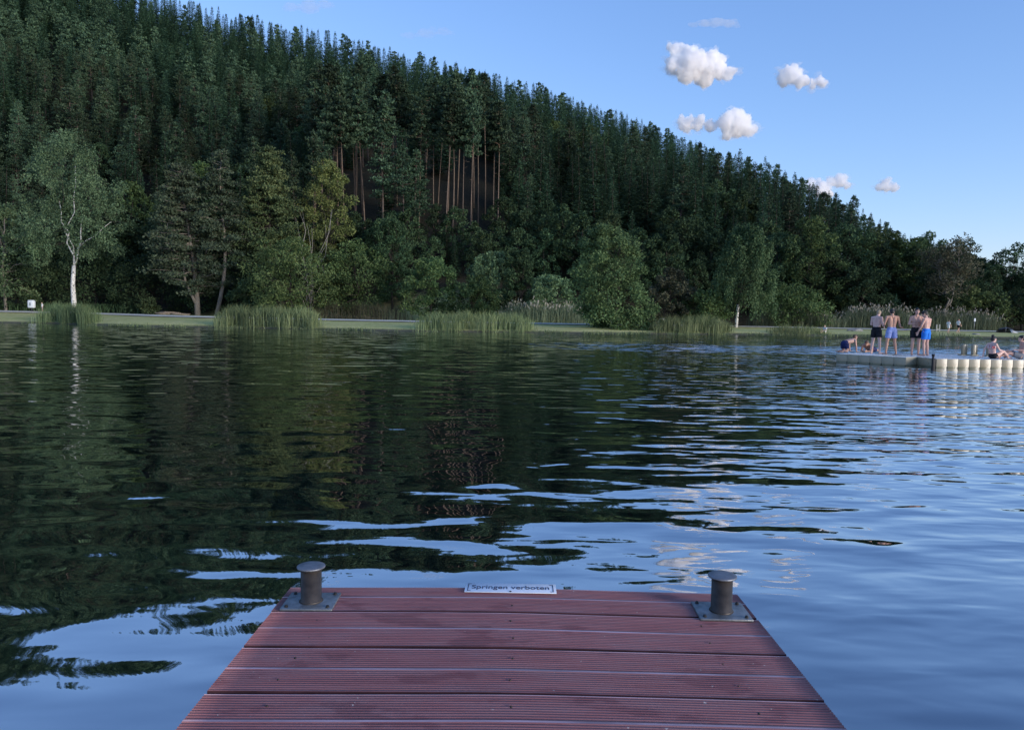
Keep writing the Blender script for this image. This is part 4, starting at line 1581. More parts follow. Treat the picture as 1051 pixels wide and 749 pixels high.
def person(pose, loc, rz, label, skin, hair, wear, group=None, scale=1.0, sex='m', hair_style='short', wearmat=None, shirt=None):
    J = dict(STAND)
    J.update(pose)
    V = {k: Vector(v) for k, v in J.items()}
    root = empty('person', loc, label, 'person', group, rz)
    root.scale = (scale,) * 3
    f = 0.88 if sex == 'f' else 1.0
    bm = bmesh.new()
    # trunk
    side = (V['shR'] - V['shL']).normalized()
    hside = (V['hpR'] - V['hpL']).normalized()
    cap_add(bm, V['pel'] - hside * 0.065, 0.105, V['pel'] + hside * 0.065, 0.105)
    for s in (-1, 1):
        cap_add(bm, V['pel'] + hside * 0.055 * s, 0.108, V['waist'] + side * 0.055 * s, 0.092 * f)
        cap_add(bm, V['waist'] + side * 0.055 * s, 0.092 * f, V['chest'] + side * 0.075 * s, 0.105 * f)
        cap_add(bm, V['chest'] + side * 0.075 * s, 0.105 * f, V['neck'] + side * 0.085 * s + (V['chest'] - V['neck']) * 0.42, 0.075 * f)
    cap_add(bm, V['shL'], 0.062 * f, V['shR'], 0.062 * f)
    cap_add(bm, V['neck'] + (V['chest'] - V['neck']) * 0.2, 0.066, V['neck'], 0.056)
    for s in ('shL', 'shR'):
        cap_add(bm, V['neck'] + (V['chest'] - V['neck']) * 0.05, 0.050, V[s], 0.058 * f)
    fc_ = V['face'].normalized()
    up = (V['up'] - fc_ * V['up'].dot(fc_)).normalized()
    rt_ = fc_.cross(up).normalized()
    B = Matrix((rt_, fc_, up)).transposed()
    hc = V['head']
    cap_add(bm, V['neck'], 0.056, hc - up * 0.05 - fc_ * 0.02, 0.054)

    def H(x, y, z):
        return hc + B @ Vector((x, y, z))
    ell_add(bm, H(0, -0.008, 0.025), (0.074, 0.094, 0.095), B)
    ell_add(bm, H(0, 0.022, -0.045), (0.056, 0.066, 0.070), B)
    cap_add(bm, H(0, 0.075, -0.085), 0.022, H(0, 0.06, -0.09), 0.026)
    cap_add(bm, H(0, 0.086, 0.012), 0.009, H(0, 0.104, -0.026), 0.0145, 8)
    for s in (-1, 1):
        ell_add(bm, H(0.076 * s, -0.008, -0.008), (0.012, 0.022, 0.034), B)
        ell_add(bm, H(0.032 * s, 0.074, 0.028), (0.024, 0.014, 0.009), B)
    # limbs
    for s in 'LR':
        sh, el, wr = V['sh' + s], V['el' + s], V['wr' + s]
        cap_add(bm, sh, 0.056 * f, sh + (el - sh) * 0.45, 0.049 * f)
        cap_add(bm, sh + (el - sh) * 0.45, 0.049 * f, el, 0.039 * f)
        cap_add(bm, el, 0.040 * f, el + (wr - el) * 0.35, 0.040 * f)
        cap_add(bm, el + (wr - el) * 0.35, 0.040 * f, wr, 0.027 * f)
        hd = V['hd' + s].normalized()
        sd = 1 if s == 'R' else -1
        lat = V.get('ht' + s, fc_ if abs(fc_.dot(hd)) < 0.85 else Vector((sd, 0, 0.2)))
        lat = (lat - hd * lat.dot(hd)).normalized()      # thumb side
        nrm = hd.cross(lat).normalized()
        for q, fl in ((-0.033, 0.060), (-0.011, 0.074), (0.011, 0.080), (0.031, 0.072)):
            a0 = wr + hd * 0.012 + lat * q * 0.6
            a1 = wr + hd * 0.090 + lat * q
            cap_add(bm, a0, 0.017, a1, 0.0125, 8)
            a2 = a1 + (hd + nrm * 0.12 * sd).normalized() * fl * 0.55
            a3 = a2 + (hd + nrm * 0.45 * sd).normalized() * fl * 0.5
            cap_add(bm, a1, 0.0098, a2, 0.0090, 8)
            cap_add(bm, a2, 0.0090, a3, 0.0076, 8)
        t0 = wr + hd * 0.03 + lat * 0.022
        t1 = t0 + (hd * 0.6 + lat * 0.8).normalized() * 0.045
        t2 = t1 + (hd * 0.9 + lat * 0.35).normalized() * 0.034
        cap_add(bm, t0, 0.0145, t1, 0.0118, 8)
        cap_add(bm, t1, 0.0118, t2, 0.0092, 8)
        hp, kn, an, to = V['hp' + s], V['kn' + s], V['an' + s], V['to' + s]
        cap_add(bm, hp, 0.098 * (1.0 if f == 1 else 0.97), hp + (kn - hp) * 0.5, 0.080)
        cap_add(bm, hp + (kn - hp) * 0.5, 0.080, kn, 0.056)
        cap_add(bm, kn, 0.055, kn + (an - kn) * 0.32, 0.058)
        cap_add(bm, kn + (an - kn) * 0.32, 0.058, an, 0.035)
        toe = (to - an)
        heel = an - Vector((toe.x, toe.y, 0)).normalized() * 0.035 - Vector((0, 0, 0.045))
        cap_add(bm, an, 0.036, heel, 0.032)
        cap_add(bm, heel, 0.032, to, 0.027)
        tl = Vector((toe.x, toe.y, 0)).normalized()
        tw = Vector((-tl.y, tl.x, 0))
        cap_add(bm, to + tw * 0.022 - tl * 0.03, 0.024, to + tw * 0.020 + tl * 0.012, 0.017, 8)
        cap_add(bm, to - tw * 0.022 - tl * 0.03, 0.024, to - tw * 0.020 + tl * 0.008, 0.016, 8)
    fuse(bm, 'body', M[skin], 0.0095, 2, root)
    # eyes, mouth
    for s in (-1, 1):
        bm = bmesh.new()
        ell_add(bm, H(0.031 * s, 0.080, 0.008), (0.012, 0.008, 0.008), B)
        me = bpy.data.meshes.new('eye'); bm.to_mesh(me); bm.free()
        me.materials.append(M['eye'])
        link('eye', me, root)
    bm = bmesh.new()
    ell_add(bm, H(0, 0.084, -0.058), (0.022, 0.008, 0.008), B)
    me = bpy.data.meshes.new('mouth'); bm.to_mesh(me); bm.free()
    me.materials.append(M['lip'])
    link('mouth', me, root)
    # hair: a shell over skull and nape
    bm = bmesh.new()
    ell_add(bm, H(0, -0.018, 0.045), (0.083, 0.098, 0.090), B)
    ell_add(bm, H(0, -0.052, -0.005), (0.076, 0.064, 0.078), B)
    ell_add(bm, H(0, 0.045, 0.088), (0.062, 0.045, 0.034), B)
    if hair_style == 'bun':
        ell_add(bm, H(0, -0.05, 0.150), (0.060, 0.060, 0.052), B)
    if hair_style == 'tousled':
        gg = rng(5)
        for k in range(26):
            a = gg.normal(0, 1, 3); a /= np.linalg.norm(a)
            if a[1] > 0.55 and a[2] < 0.5:
                continue
            ell_add(bm, H(a[0] * 0.078, -0.02 + a[1] * 0.088, 0.045 + abs(a[2]) * 0.080), (0.026, 0.026, 0.022), B)
    fuse(bm, 'hair', M[hair], 0.010, 2, root)
    # clothing
    if wear in ('trunks', 'briefs', 'trousers'):
        k = {'trunks': 0.66, 'briefs': 0.12, 'trousers': 0.98}[wear]
        bm = bmesh.new()
        wv_ = V['waist'] - V['pel']
        for s in (-1, 1):
            cap_add(bm, V['pel'] + hside * 0.060 * s, 0.122, V['pel'] + wv_ * 0.35 + side * 0.058 * s, 0.110)
        cap_add(bm, V['pel'] - hside * 0.065, 0.120, V['pel'] + hside * 0.065, 0.120)
        for s in 'LR':
            hp, kn = V['hp' + s], V['kn' + s]
            e = hp + (kn - hp) * k
            q = (kn - hp).to_track_quat('Z', 'Y').to_matrix().to_4x4()
            L = (e - hp).length
            bmesh.ops.create_cone(bm, cap_ends=True, segments=16, radius1=0.116, radius2=(0.108 if wear == 'trunks' else 0.09), depth=L,
                                  matrix=Matrix.Translation((hp + e) / 2) @ q)
            if wear == 'trousers':
                an = V['an' + s]
                cap_add(bm, kn, 0.078, kn + (an - kn) * 0.9, 0.062)
        fuse(bm, {'trunks': 'swim_trunks', 'briefs': 'bikini_bottom', 'trousers': 'trousers'}[wear], M[wearmat], 0.011, 2, root)
    if shirt:
        bm = bmesh.new()
        for s in (-1, 1):
            cap_add(bm, V['pel'] + hside * 0.062 * s, 0.120, V['waist'] + side * 0.060 * s, 0.108)
            cap_add(bm, V['waist'] + side * 0.060 * s, 0.108, V['chest'] + side * 0.080 * s, 0.118)
            cap_add(bm, V['chest'] + side * 0.080 * s, 0.118, V['neck'] + side * 0.085 * s + (V['chest'] - V['neck']) * 0.42, 0.088)
        for s in 'LR':
            cap_add(bm, V['neck'] + (V['chest'] - V['neck']) * 0.25, 0.070, V['sh' + s], 0.072)
            cap_add(bm, V['sh' + s], 0.072, V['sh' + s] + (V['el' + s] - V['sh' + s]) * 0.7, 0.062)
        fuse(bm, 'shirt', M[shirt], 0.012, 2, root)
    if sex == 'f' and not shirt:
        bm = bmesh.new()
        d_ = (V['neck'] - V['pel']).normalized()
        fw = side.cross(d_) * -1
        for s in (-1, 1):
            ell_add(bm, V['chest'] + side * 0.075 * s + fw * -0.075, (0.066, 0.066, 0.062))
            cap_add(bm, V['chest'] + side * 0.08 * s, 0.103, V['chest'] + side * 0.085 * s + d_ * 0.03, 0.101)
        cap_add(bm, V['chest'] - side * 0.06, 0.105, V['chest'] + side * 0.06, 0.105)
        fuse(bm, 'bikini_top', M['red_cloth'], 0.010, 2, root)
    return root


def P(px, py):
    p = raft_pt(px, py)
    return (p.x, p.y, p.z)


# facing angle: 0 looks away from the camera (+y), 90 to the left, -90 to the right
person(dict(head=(0.0, 0.13, 1.62), neck=(0, 0.045, 1.49), chest=(0, 0.01, 1.33), face=(0, 0.85, -0.55),
            elL=(-0.235, 0.02, 1.17), wrL=(-0.15, 0.25, 1.15), hdL=(0.4, 0.8, 0.25), elR=(0.24, 0.0, 1.17), wrR=(0.17, 0.24, 1.08), hdR=(-0.3, 0.9, 0.1),
            knL=(-0.15, 0.05, 0.51), anL=(-0.20, 0.02, 0.085), toL=(-0.24, 0.20, 0.03), knR=(0.15, -0.02, 0.51), anR=(0.21, -0.10, 0.085), toR=(0.27, 0.07, 0.03)),
       P(898.5, 362.9), R(-52), 'pale blond man in black trunks with bowed head, standing on the raft', 'skin_pale', 'hair_blond', 'trunks', 'bathers standing on the raft', 1.03, wearmat='black_cloth')
person(dict(head=(0.01, 0.07, 1.66), face=(0.25, 0.9, -0.25), shL=(-0.205, 0, 1.46), shR=(0.205, 0, 1.46),
            elL=(-0.27, 0.02, 1.19), wrL=(-0.20, 0.24, 1.10), hdL=(0.3, 0.9, 0.1), elR=(0.30, 0.05, 1.20), wrR=(0.42, 0.25, 1.09), hdR=(0.75, 0.5, -0.25),
            knL=(-0.14, 0.02, 0.51), anL=(-0.19, -0.02, 0.085), toL=(-0.25, 0.15, 0.03), knR=(0.14, 0.02, 0.51), anR=(0.19, -0.02, 0.085), toR=(0.25, 0.15, 0.03)),
       P(914.0, 364.0), R(-6), 'tanned broad backed man in lavender blue trunks on the raft, back turned', 'skin_tan', 'hair_dark', 'trunks', 'bathers standing on the raft', 1.03, wearmat='lav_cloth')
person(dict(head=(0.0, 0.03, 1.67), face=(0.1, 1, -0.05), elL=(-0.26, 0.02, 1.20), wrL=(-0.03, 0.19, 1.27), hdL=(0.95, 0.1, 0.15),
            elR=(0.26, 0.02, 1.20), wrR=(0.02, 0.17, 1.20), hdR=(-0.95, 0.15, 0.1)),
       P(939.0, 364.6), R(165), 'man facing the jetty with folded arms and black trunks on the raft', 'skin_mid', 'hair_dark', 'trunks', 'bathers standing on the raft', 1.05, wearmat='black_cloth')
person(dict(head=(-0.02, 0.10, 1.64), neck=(0, 0.03, 1.50), face=(-0.45, 0.8, -0.5), elL=(-0.24, 0.05, 1.18), wrL=(-0.22, 0.19, 0.95), hdL=(0.0, 0.35, -0.95),
            elR=(0.22, 0.03, 1.18), wrR=(0.10, 0.24, 1.13), hdR=(-0.8, 0.5, 0.1)),
       P(949.5, 365.2), R(28), 'dark haired youth in bright blue trunks on the raft, back turned and head bowed', 'skin_mid', 'hair_dark', 'trunks', 'bathers standing on the raft', 1.0, hair_style='tousled', wearmat='blue_cloth')
# on all fours at the far left
person(dict(pel=(0, -0.30, 0.42), waist=(0, -0.16, 0.49), chest=(0, 0.05, 0.52), neck=(0, 0.22, 0.60), head=(0, 0.33, 0.70), face=(0, 1, 0.05), up=(0, 0, 1),
            shL=(-0.18, 0.16, 0.55), elL=(-0.21, 0.20, 0.28), wrL=(-0.20, 0.23, 0.05), hdL=(0, 1, -0.12), htL=(1, 0, 0),
            shR=(0.18, 0.16, 0.55), elR=(0.21, 0.20, 0.28), wrR=(0.20, 0.23, 0.05), hdR=(0, 1, -0.12), htR=(-1, 0, 0),
            hpL=(-0.09, -0.30, 0.40), knL=(-0.12, -0.22, 0.06), anL=(-0.12, -0.52, 0.06), toL=(-0.12, -0.66, 0.03),
            hpR=(0.09, -0.30, 0.40), knR=(0.12, -0.22, 0.06), anR=(0.12, -0.52, 0.06), toR=(0.12, -0.66, 0.03)),
       P(871.5, 361.4), R(-70), 'bather in navy trunks on hands and knees at the left end of the raft', 'skin_mid', 'hair_brown', 'trunks', None, 0.92, wearmat='navy_cloth')
# lying propped on the elbows behind the legs
person(dict(pel=(0, -0.40, 0.13), waist=(0, -0.24, 0.16), chest=(0, -0.04, 0.24), neck=(0, 0.12, 0.34), head=(0, 0.22, 0.38), face=(0, 0.9, -0.4), up=(0, 0.2, 1),
            shL=(-0.18, 0.06, 0.28), elL=(-0.22, 0.16, 0.045), wrL=(-0.08, 0.36, 0.04), hdL=(0.4, 0.9, 0), htL=(0, 0, 1),
            shR=(0.18, 0.06, 0.28), elR=(0.22, 0.16, 0.045), wrR=(0.08, 0.36, 0.04), hdR=(-0.4, 0.9, 0), htR=(0, 0, 1),
            hpL=(-0.09, -0.43, 0.12), knL=(-0.12, -0.86, 0.07), anL=(-0.12, -1.26, 0.06), toL=(-0.12, -1.42, 0.03),
            hpR=(0.09, -0.43, 0.12), knR=(0.12, -0.86, 0.07), anR=(0.12, -1.26, 0.06), toR=(0.12, -1.42, 0.03)),
       P(890.5, 361.2), R(140), 'bather lying on the raft propped on the elbows behind the legs of the pale man', 'skin_tan', 'hair_brown', 'trunks', None, 1.0, wearmat='navy_cloth')
# the seated pair at the right
SIT = dict(pel=(0, 0, 0.115), waist=(0, -0.05, 0.27), chest=(0, -0.08, 0.47), neck=(0, -0.05, 0.64), head=(0, 0.0, 0.78),
           shL=(-0.175, -0.08, 0.59), shR=(0.175, -0.08, 0.59),
           hpL=(-0.09, 0.03, 0.11), knL=(-0.11, 0.43, 0.22), anL=(-0.10, 0.80, 0.075), toL=(-0.11, 0.95, 0.12),
           hpR=(0.09, 0.03, 0.11), knR=(0.11, 0.42, 0.30), anR=(0.11, 0.70, 0.085), toR=(0.12, 0.86, 0.05))
person(dict(SIT, elL=(-0.24, -0.20, 0.36), wrL=(-0.24, -0.26, 0.07), hdL=(0.0, -1, -0.15), htL=(1, 0, 0), elR=(0.22, 0.06, 0.36), wrR=(0.14, 0.30, 0.34), hdR=(-0.2, 0.9, -0.2), face=(0.2, 0.95, 0.0)),
       P(1019.0, 368.0), R(-72), 'woman with a dark hair bun and red patterned bikini sitting on the raft', 'skin_pale', 'hair_dark', 'briefs', 'bathers sitting on the raft', 0.92, sex='f', hair_style='bun', wearmat='black_cloth')
person(dict(SIT, elL=(-0.24, 0.0, 0.34), wrL=(-0.19, 0.25, 0.35), hdL=(0.15, 0.95, -0.1), elR=(0.26, -0.2, 0.36), wrR=(0.26, -0.26, 0.07), hdR=(0.0, -1, -0.15), htR=(-1, 0, 0), face=(0.0, 1, 0.02)),
       P(1047.0, 368.3), R(78), 'man with dark hair sitting on the raft at the right edge, facing the woman', 'skin_mid', 'hair_dark', 'trunks', 'bathers sitting on the raft', 0.97, hair_style='tousled', wearmat='grey_cloth')


def on_bank(px, Y):
    p = at(px, 335, Y)
    return (p.x, Y, gz(p.x, Y))


WALK = dict(knL=(-0.105, 0.16, 0.53), anL=(-0.11, 0.24, 0.09), toL=(-0.12, 0.42, 0.04), knR=(0.105, 0.02, 0.51), anR=(0.11, -0.30, 0.11), toR=(0.12, -0.15, 0.03),
            elL=(-0.24, -0.12, 1.18), wrL=(-0.22, -0.12, 0.93), elR=(0.24, 0.06, 1.18), wrR=(0.22, 0.20, 0.97))
person(WALK, on_bank(973.5, 92.5), R(-70), 'person in white shirt and white shorts walking on the right bank, left of two', 'skin_mid', 'hair_dark', 'trunks', 'two people walking on the right bank', 0.9, wearmat='white_cloth', shirt='white_cloth')
person(WALK, on_bank(983.5, 93.2), R(-80), 'person in white top and black shorts walking on the right bank, right of two', 'skin_mid', 'hair_brown', 'trunks', 'two people walking on the right bank', 0.98, wearmat='black_cloth', shirt='white_cloth')
person(dict(SIT, elL=(-0.24, 0.0, 0.34), wrL=(-0.15, 0.25, 0.35), hdL=(0.15, 0.95, -0.1), elR=(0.24, 0.0, 0.34), wrR=(0.15, 0.25, 0.35), hdR=(-0.15, 0.95, -0.1)),
       on_bank(846.5, 87.0), R(120), 'person in white sitting on the grass beside the low reeds left of the raft', 'skin_mid', 'hair_blond', 'trunks', None, 1.0, wearmat='white_cloth', shirt='white_cloth')
person(dict(),
       on_bank(43.8, 103.5), R(150), 'small person in white standing by the path behind the reeds near the pale box', 'skin_pale', 'hair_blond', 'trunks', None, 0.74, wearmat='grey_cloth', shirt='white_cloth')

# ------------------------------------------------------------------ small things on the banks
M['binwhite'] = plain('off white painted metal', (0.62, 0.65, 0.66), 0.5, 0, 0.4, 0.08, 6)
M['palewood'] = plain('pale weathered timber', (0.36, 0.35, 0.31), 0.8, 0, 0.3, 0.15, 6)
M['darkmetal'] = plain('dark metal', (0.05, 0.05, 0.055), 0.5, 0.4, 0.4, 0.1, 10)
x, y, z = on_bank(33.0, 101.5)
bn_ = empty('litter_bin', (x, y, z), 'pale rounded box shaped bin on a post behind the left end of the reeds', 'bin')
mb = MB(); mb.box((0, 0, 1.12), (0.86, 0.55, 1.0), None, 0, 0.12); mb.build('body', M['binwhite'], bn_, True)
mb = MB(); mb.box((0, 0, 1.655), (0.70, 0.48, 0.07), None, 0, 0.03); mb.build('lid', M['binwhite'], bn_)
mb = MB(); mb.box((-0.02, -0.281, 1.14), (0.26, 0.012, 0.42), None, 0, 0.004); mb.build('door_panel', plain('grey panel', (0.28, 0.30, 0.32), 0.5), bn_)
mb = MB(); mb.tube([(0, 0, -0.1), (0, 0, 0.66)], 0.06, 10); mb.build('post', M['darkmetal'], bn_)

g = rng(77)
x, y, z = on_bank(175, 103.2)
mb = MB()
for k in range(26):
    a = g.normal(0, 0.35)
    L = g.uniform(0.5, 1.6)
    c = np.array([g.uniform(-1.5, 1.5), g.uniform(-0.5, 0.5), 0.0])
    c[2] = 0.06 + g.uniform(0, 0.38) * (1 - abs(c[0]) / 1.8)
    dv = np.array([math.cos(a) * L, math.sin(a) * L, g.normal(0, 0.06)])
    mb.tube([c - dv, c, c + dv], [0.05, 0.07, 0.045] if k % 3 else [0.09, 0.11, 0.09], 6)
tag(mb.build('log_pile', M['log'], None, True, (x, y, z)), 'low pile of pale logs and branches under the leaning pine', 'logs')

M['stone'] = plain('grey weathered stone', (0.22, 0.215, 0.20), 0.85, 0, 0.3, 0.2, 3, 0.5)


def rock(px, Y, s, label, name='boulder', mat='stone', seed=1, rz=0.2):
    x, y, z = on_bank(px, Y)
    bm = bmesh.new()
    bmesh.ops.create_icosphere(bm, subdivisions=4, radius=1)
    for v in bm.verts:
        n = mnoise.fractal(v.co * 1.3 + Vector((seed, 0, 0)), 1.0, 2.0, 4)
        c = v.co * (1 + 0.22 * n)
        v.co = Vector((c.x * s[0], c.y * s[1], max(c.z, -0.3) * s[2] + s[2] * 0.25))
    me = bpy.data.meshes.new(name)
    bm.to_mesh(me); bm.free()
    me.materials.append(M[mat])
    o = link(name, me, None, (x, y, z))
    o.rotation_euler = (0, 0, rz)
    return tag(o, label, 'rock')


rock(877.5, 93.0, (0.95, 0.45, 0.26), 'flat grey boulder lying on the right bank above the low reeds', seed=4, rz=-0.12)
rock(1002.0, 88.5, (0.5, 0.3, 0.12), 'small low stone on the grass below the white sign post', seed=9)

# towel
x, y, z = on_bank(925.0, 96.0)
mb = MB()
vs, fs = [], []
for i in range(13):
    for j in range(7):
        u_, v_ = i / 12 - 0.5, j / 6 - 0.5
        vs.append((u_ * 1.9, v_ * 0.95, 0.09 + 0.05 * mnoise.noise(Vector((u_ * 5, v_ * 4, 2))) + 0.14 * max(0, u_) + 0.03))
        if i and j:
            a = (i - 1) * 7 + j - 1
            fs.append((a, a + 7, a + 8, a + 1))
mb.add(vs, fs)
tw = mb.build('towel', plain('mauve towel', (0.24, 0.21, 0.34), 0.95, 0, 0.1, 0.15, 5), None, True, (x, y, z))
tw.modifiers.new('thick', 'SOLIDIFY').thickness = 0.015
tag(tw, 'mauve towel spread on the right bank behind the man in lavender trunks', 'towel')

# pair of pale posts with a rail
x, y, z = on_bank(962.8, 96.5)
ps = empty('post_rail', (x, y, z), 'two short pale posts joined by a low rail on the right bank', 'posts')
for s in (-0.19, 0.19):
    mb = MB(); mb.box((s, 0, 0.42), (0.13, 0.12, 1.0), None, 0, 0.02); mb.build('post', M['palewood'], ps)
mb = MB(); mb.box((0, 0, 0.28), (0.27, 0.06, 0.12), None, 0, 0.01); mb.build('rail', M['palewood'], ps)

# white sign on a pole
x, y, z = on_bank(1000.0, 101.0)
ps = empty('sign_post', (x, y, z), 'small white sign on a thin grey pole on the right bank', 'sign')
mb = MB(); mb.tube([(0, 0, -0.2), (0, 0, 1.75)], 0.035, 10); mb.build('pole', M['galv'], ps, True)
mb = MB(); mb.box((0, -0.045, 1.55), (0.24, 0.015, 0.42), None, 0, 0.004); mb.build('panel', M['binwhite'], ps)

# beach shelter
x, y, z = on_bank(1032.5, 96.0)
bs = empty('beach_shelter', (x, y, z), 'low dark beach shelter with a grey side panel on the right bank', 'tent')
bs.scale = (0.78, 0.78, 0.78)
bm = bmesh.new()
mb = MB()
vs, fs = [], []
NA, NB = 13, 9
for i in range(NA):
    u_ = i / (NA - 1)
    for j in range(NB):
        a = math.pi * 0.62 * j / (NB - 1)
        r_ = 0.85 * (0.35 + 0.65 * math.sin(math.pi * (0.12 + 0.76 * u_)) ** 0.8)
        vs.append(((u_ - 0.5) * 2.5, r_ * (0.75 - math.cos(math.pi * 0.5 - a * 0.8) * 0.0 - 1.3 * (1 - math.cos(a * 0.9)) + 0.2), 1.02 * r_ * math.sin(min(math.pi, a * 1.12 + 0.02)) ** 0.8 if a < 2.7 else 0))
        if i and j:
            q = (i - 1) * NB + j - 1
            fs.append((q, q + NB, q + NB + 1, q + 1))
mb.add(vs, fs)
o = mb.build('canopy', plain('dark tent fabric', (0.018, 0.022, 0.035), 0.6), bs, True)
o.modifiers.new('thick', 'SOLIDIFY').thickness = 0.02
mb = MB()
mb.add([(0.55, -0.65, 0.0), (1.75, -0.60, 0.0), (0.35, -0.30, 0.78), (0.55, 0.45, 0.0), (1.75, 0.4, 0.0)], [(0, 1, 2), (1, 4, 2), (4, 3, 2)])
o = mb.build('side_panel', plain('grey tent fabric', (0.33, 0.35, 0.38), 0.6), bs)
o.modifiers.new('thick', 'SOLIDIFY').thickness = 0.015
mb = MB(); mb.tube([(-0.35, -0.55, 0), (-0.35, -0.55, 1.0)], 0.025, 8); mb.build('pole', M['galv'], bs)

# ------------------------------------------------------------------ clouds
def cloud_mat(name, dens, col_=(1, 1, 1)):
    m = bpy.data.materials.new(name)
    m.use_nodes = True
    nt = m.node_tree
    nt.nodes.clear()
    pv = nt.nodes.new('ShaderNodeVolumePrincipled')
    pv.inputs['Color'].default_value = c4(col_)
    pv.inputs['Density'].default_value = dens
    pv.inputs['Anisotropy'].default_value = 0.1
    ou = nt.nodes.new('ShaderNodeOutputMaterial')
    nt.links.new(pv.outputs[0], ou.inputs['Volume'])
    return m


CM = cloud_mat('cloud vapour', 0.14, (0.999, 0.999, 0.999))
CTHIN = cloud_mat('thin cloud vapour', 0.018, (0.99, 0.985, 0.98))
CVEIL = cloud_mat('cloud edge vapour', 0.016, (0.999, 0.999, 0.999))
CD = 1800.0
KP = CD / FPX


def cloud(lumps, label, mat, seed, rough=1.0, flat=1.0, voxel=1.7, deep=0.8, veil=1.0):
    bm = bmesh.new()
    c0 = at(sum(l[0] for l in lumps) / len(lumps), sum(l[1] for l in lumps) / len(lumps), CD)
    g = rng(seed)
    for px, py, r in lumps:
        p = at(px, py, CD) - c0
        ell_add(bm, (p.x, g.normal(0, 0.3) * r * KP * deep, p.z), (r * KP, r * KP * deep, r * KP * flat))
        for k in range(5):
            a = g.uniform(-0.6, 3.7)
            q = r * g.uniform(0.35, 0.6)
            e = p + Vector((math.cos(a) * r * 0.8 * KP, g.normal(0, 0.4) * r * KP * deep, max(-0.3, math.sin(a)) * r * 0.8 * KP * flat))
            ell_add(bm, e, (q * KP, q * KP * deep, q * KP * flat))
    o = fuse(bm, 'cloud', mat, voxel, 0)
    me = o.data
    n = len(me.vertices)
    for v in me.vertices:
        pass
    co_ = np.empty(n * 3, np.float32); me.vertices.foreach_get('co', co_); co_ = co_.reshape(-1, 3)
    no_ = np.array([v.normal[:] for v in me.vertices])
    off_ = np.array([mnoise.fractal(Vector((p[0] / 17.0 + seed, p[1] / 17.0, p[2] / (17.0 * flat))), 0.9, 2.1, 5) for p in co_])
    of2 = np.array([mnoise.fractal(Vector((p[0] / 6.0, p[1] / 6.0 + seed, p[2] / 6.0)), 0.8, 2.0, 3) for p in co_])
    co_ = co_ + no_ * ((off_ * 7.5 + of2 * 2.4) * rough)[:, None] * [1, 1, flat]
    me.vertices.foreach_set('co', co_.astype(np.float32).ravel())
    me.update()
    o.location = c0
    tag(o, label, 'cloud')
    # thin ragged veil round the solid heap
    if veil:
        of3 = np.array([mnoise.fractal(Vector((p[0] / 24.0, p[1] / 24.0, p[2] / 12.0 + seed)), 0.7, 2.1, 5) for p in co_])
        cv = co_ + no_ * (2.0 + 13.0 * of3 * veil)[:, None] * [1.5, 1, 0.8]
        mv = me.copy()
        mv.name = 'veil'
        mv.vertices.foreach_set('co', cv.astype(np.float32).ravel())
        mv.update()
        mv.materials.clear()
        mv.materials.append(CVEIL)
        link('veil', mv, o)
    return o


cloud([(694, 53, 8), (697, 66, 11), (712, 68, 15), (730, 64, 11), (735, 72, 10), (747, 76, 6.5), (702, 78, 10), (722, 78, 11), (708, 58, 8)], 'largest white puffy cloud, highest of the solid ones', CM, 1)
cloud([(703, 128, 7.5), (717, 127, 6.5), (729, 129, 6), (744, 126, 9), (757, 128, 12), (768, 134, 7), (748, 136, 7), (760, 120, 7)], 'long white cloud just above the tree line, two heaps joined', CM, 2)
cloud([(806, 80, 7), (814, 78, 9), (823, 84, 6.5), (834, 86, 4), (843, 84, 5)], 'small white cloud with a trailing tail right of the largest cloud', CM, 3)
cloud([(831, 190, 6), (840, 195, 8), (848, 200, 5)], 'white cloud half hidden behind the ridge trees', CM, 4, 0.8)
cloud([(853, 186, 4.5), (861, 186, 6.5), (870, 190, 3.5)], 'tiny round cloud right above the low end of the ridge', CM, 5, 0.7)
cloud([(902, 192, 4), (911, 190, 6), (919, 192, 4)], 'tiny cloud farthest right in the sky', CM, 6, 0.7)
cloud([(712, 26, 5), (722, 25, 7), (735, 24, 9), (748, 25, 8), (756, 27, 4)], 'thin pale wisp of cloud above the largest cloud', CTHIN, 7, 0.7, 0.42, veil=0)
cloud([(300, 9, 8), (318, 8, 11), (333, 5, 8)], 'faint wisp of cloud at the top edge above the ridge', cloud_mat('faint cloud vapour', 0.010), 8, 0.7, 0.5, veil=0)
cloud([(420, 37, 7), (438, 35, 10), (455, 34, 8)], 'faint wisp of cloud just above the ridge left of the middle', cloud_mat('faintest cloud vapour', 0.007), 9, 0.7, 0.45, veil=0)

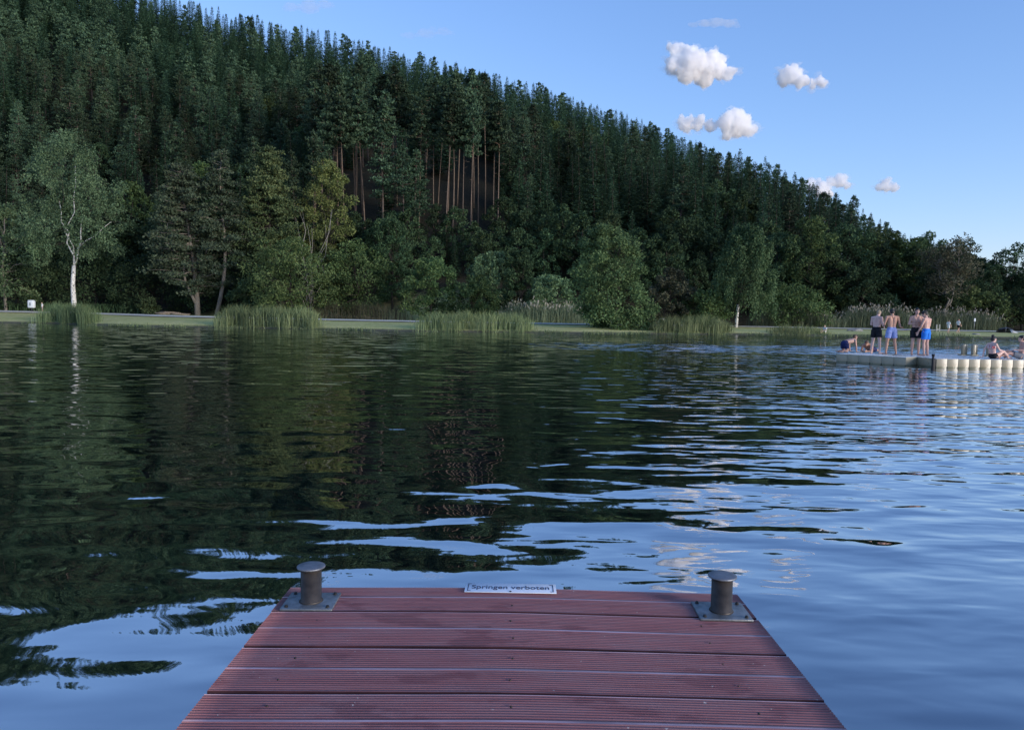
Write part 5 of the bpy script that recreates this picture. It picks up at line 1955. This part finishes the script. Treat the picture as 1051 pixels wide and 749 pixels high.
# ------------------------------------------------------------------ light and sky
SUN_EL, SUN_AZ = R(9.0), R(128.0)     # azimuth from the view direction, clockwise
sv = Vector((math.cos(SUN_EL) * math.sin(SUN_AZ), math.cos(SUN_EL) * math.cos(SUN_AZ), math.sin(SUN_EL)))
sl = bpy.data.lights.new('sun', 'SUN')
sl.energy = 1.7
sl.angle = R(22)
sl.color = (1.0, 0.96, 0.90)
so = bpy.data.objects.new('sun', sl)
col.objects.link(so)
so.rotation_euler = sv.to_track_quat('Z', 'Y').to_euler()
so.location = (200, -50, 300)

w = bpy.data.worlds.new('World')
scene.world = w
w.use_nodes = True
t = NT(w.node_tree)
for n in list(w.node_tree.nodes):
    w.node_tree.nodes.remove(n)
sky = t.new('ShaderNodeTexSky')
sky.sky_type = 'NISHITA'
sky.sun_disc = False
sky.sun_elevation = SUN_EL
sky.sun_rotation = SUN_AZ
sky.air_density = 1.0
sky.dust_density = 0.3
sky.ozone_density = 2.5
sep = t.new('ShaderNodeSeparateColor')
t.l.new(sky.outputs[0], sep.inputs[0])
cmb = t.new('ShaderNodeCombineColor')
for k, (p_, k_) in enumerate(((0.93, 0.872), (0.82, 0.787), (0.70, 0.952))):
    v = t.math('POWER', t.math('MULTIPLY', sep.outputs[k], 0.15), p_)
    t.put(cmb.inputs[k], t.math('MULTIPLY', v, k_ / 0.15))
bg = t.new('ShaderNodeBackground')
bg.inputs['Strength'].default_value = 0.15
t.l.new(cmb.outputs[0], bg.inputs['Color'])
out = t.new('ShaderNodeOutputWorld')
t.l.new(bg.outputs[0], out.inputs['Surface'])

scene.view_settings.view_transform = 'Standard'
scene.view_settings.look = 'None'
scene.view_settings.gamma = 1.0
scene.view_settings.exposure = 0.9
scene.cycles.max_bounces = 26
scene.cycles.diffuse_bounces = 3
scene.cycles.glossy_bounces = 3
scene.cycles.transmission_bounces = 4
scene.cycles.transparent_max_bounces = 26
scene.cycles.volume_bounces = 24
scene.cycles.volume_step_rate = 1.0
scene.cycles.volume_max_steps = 256
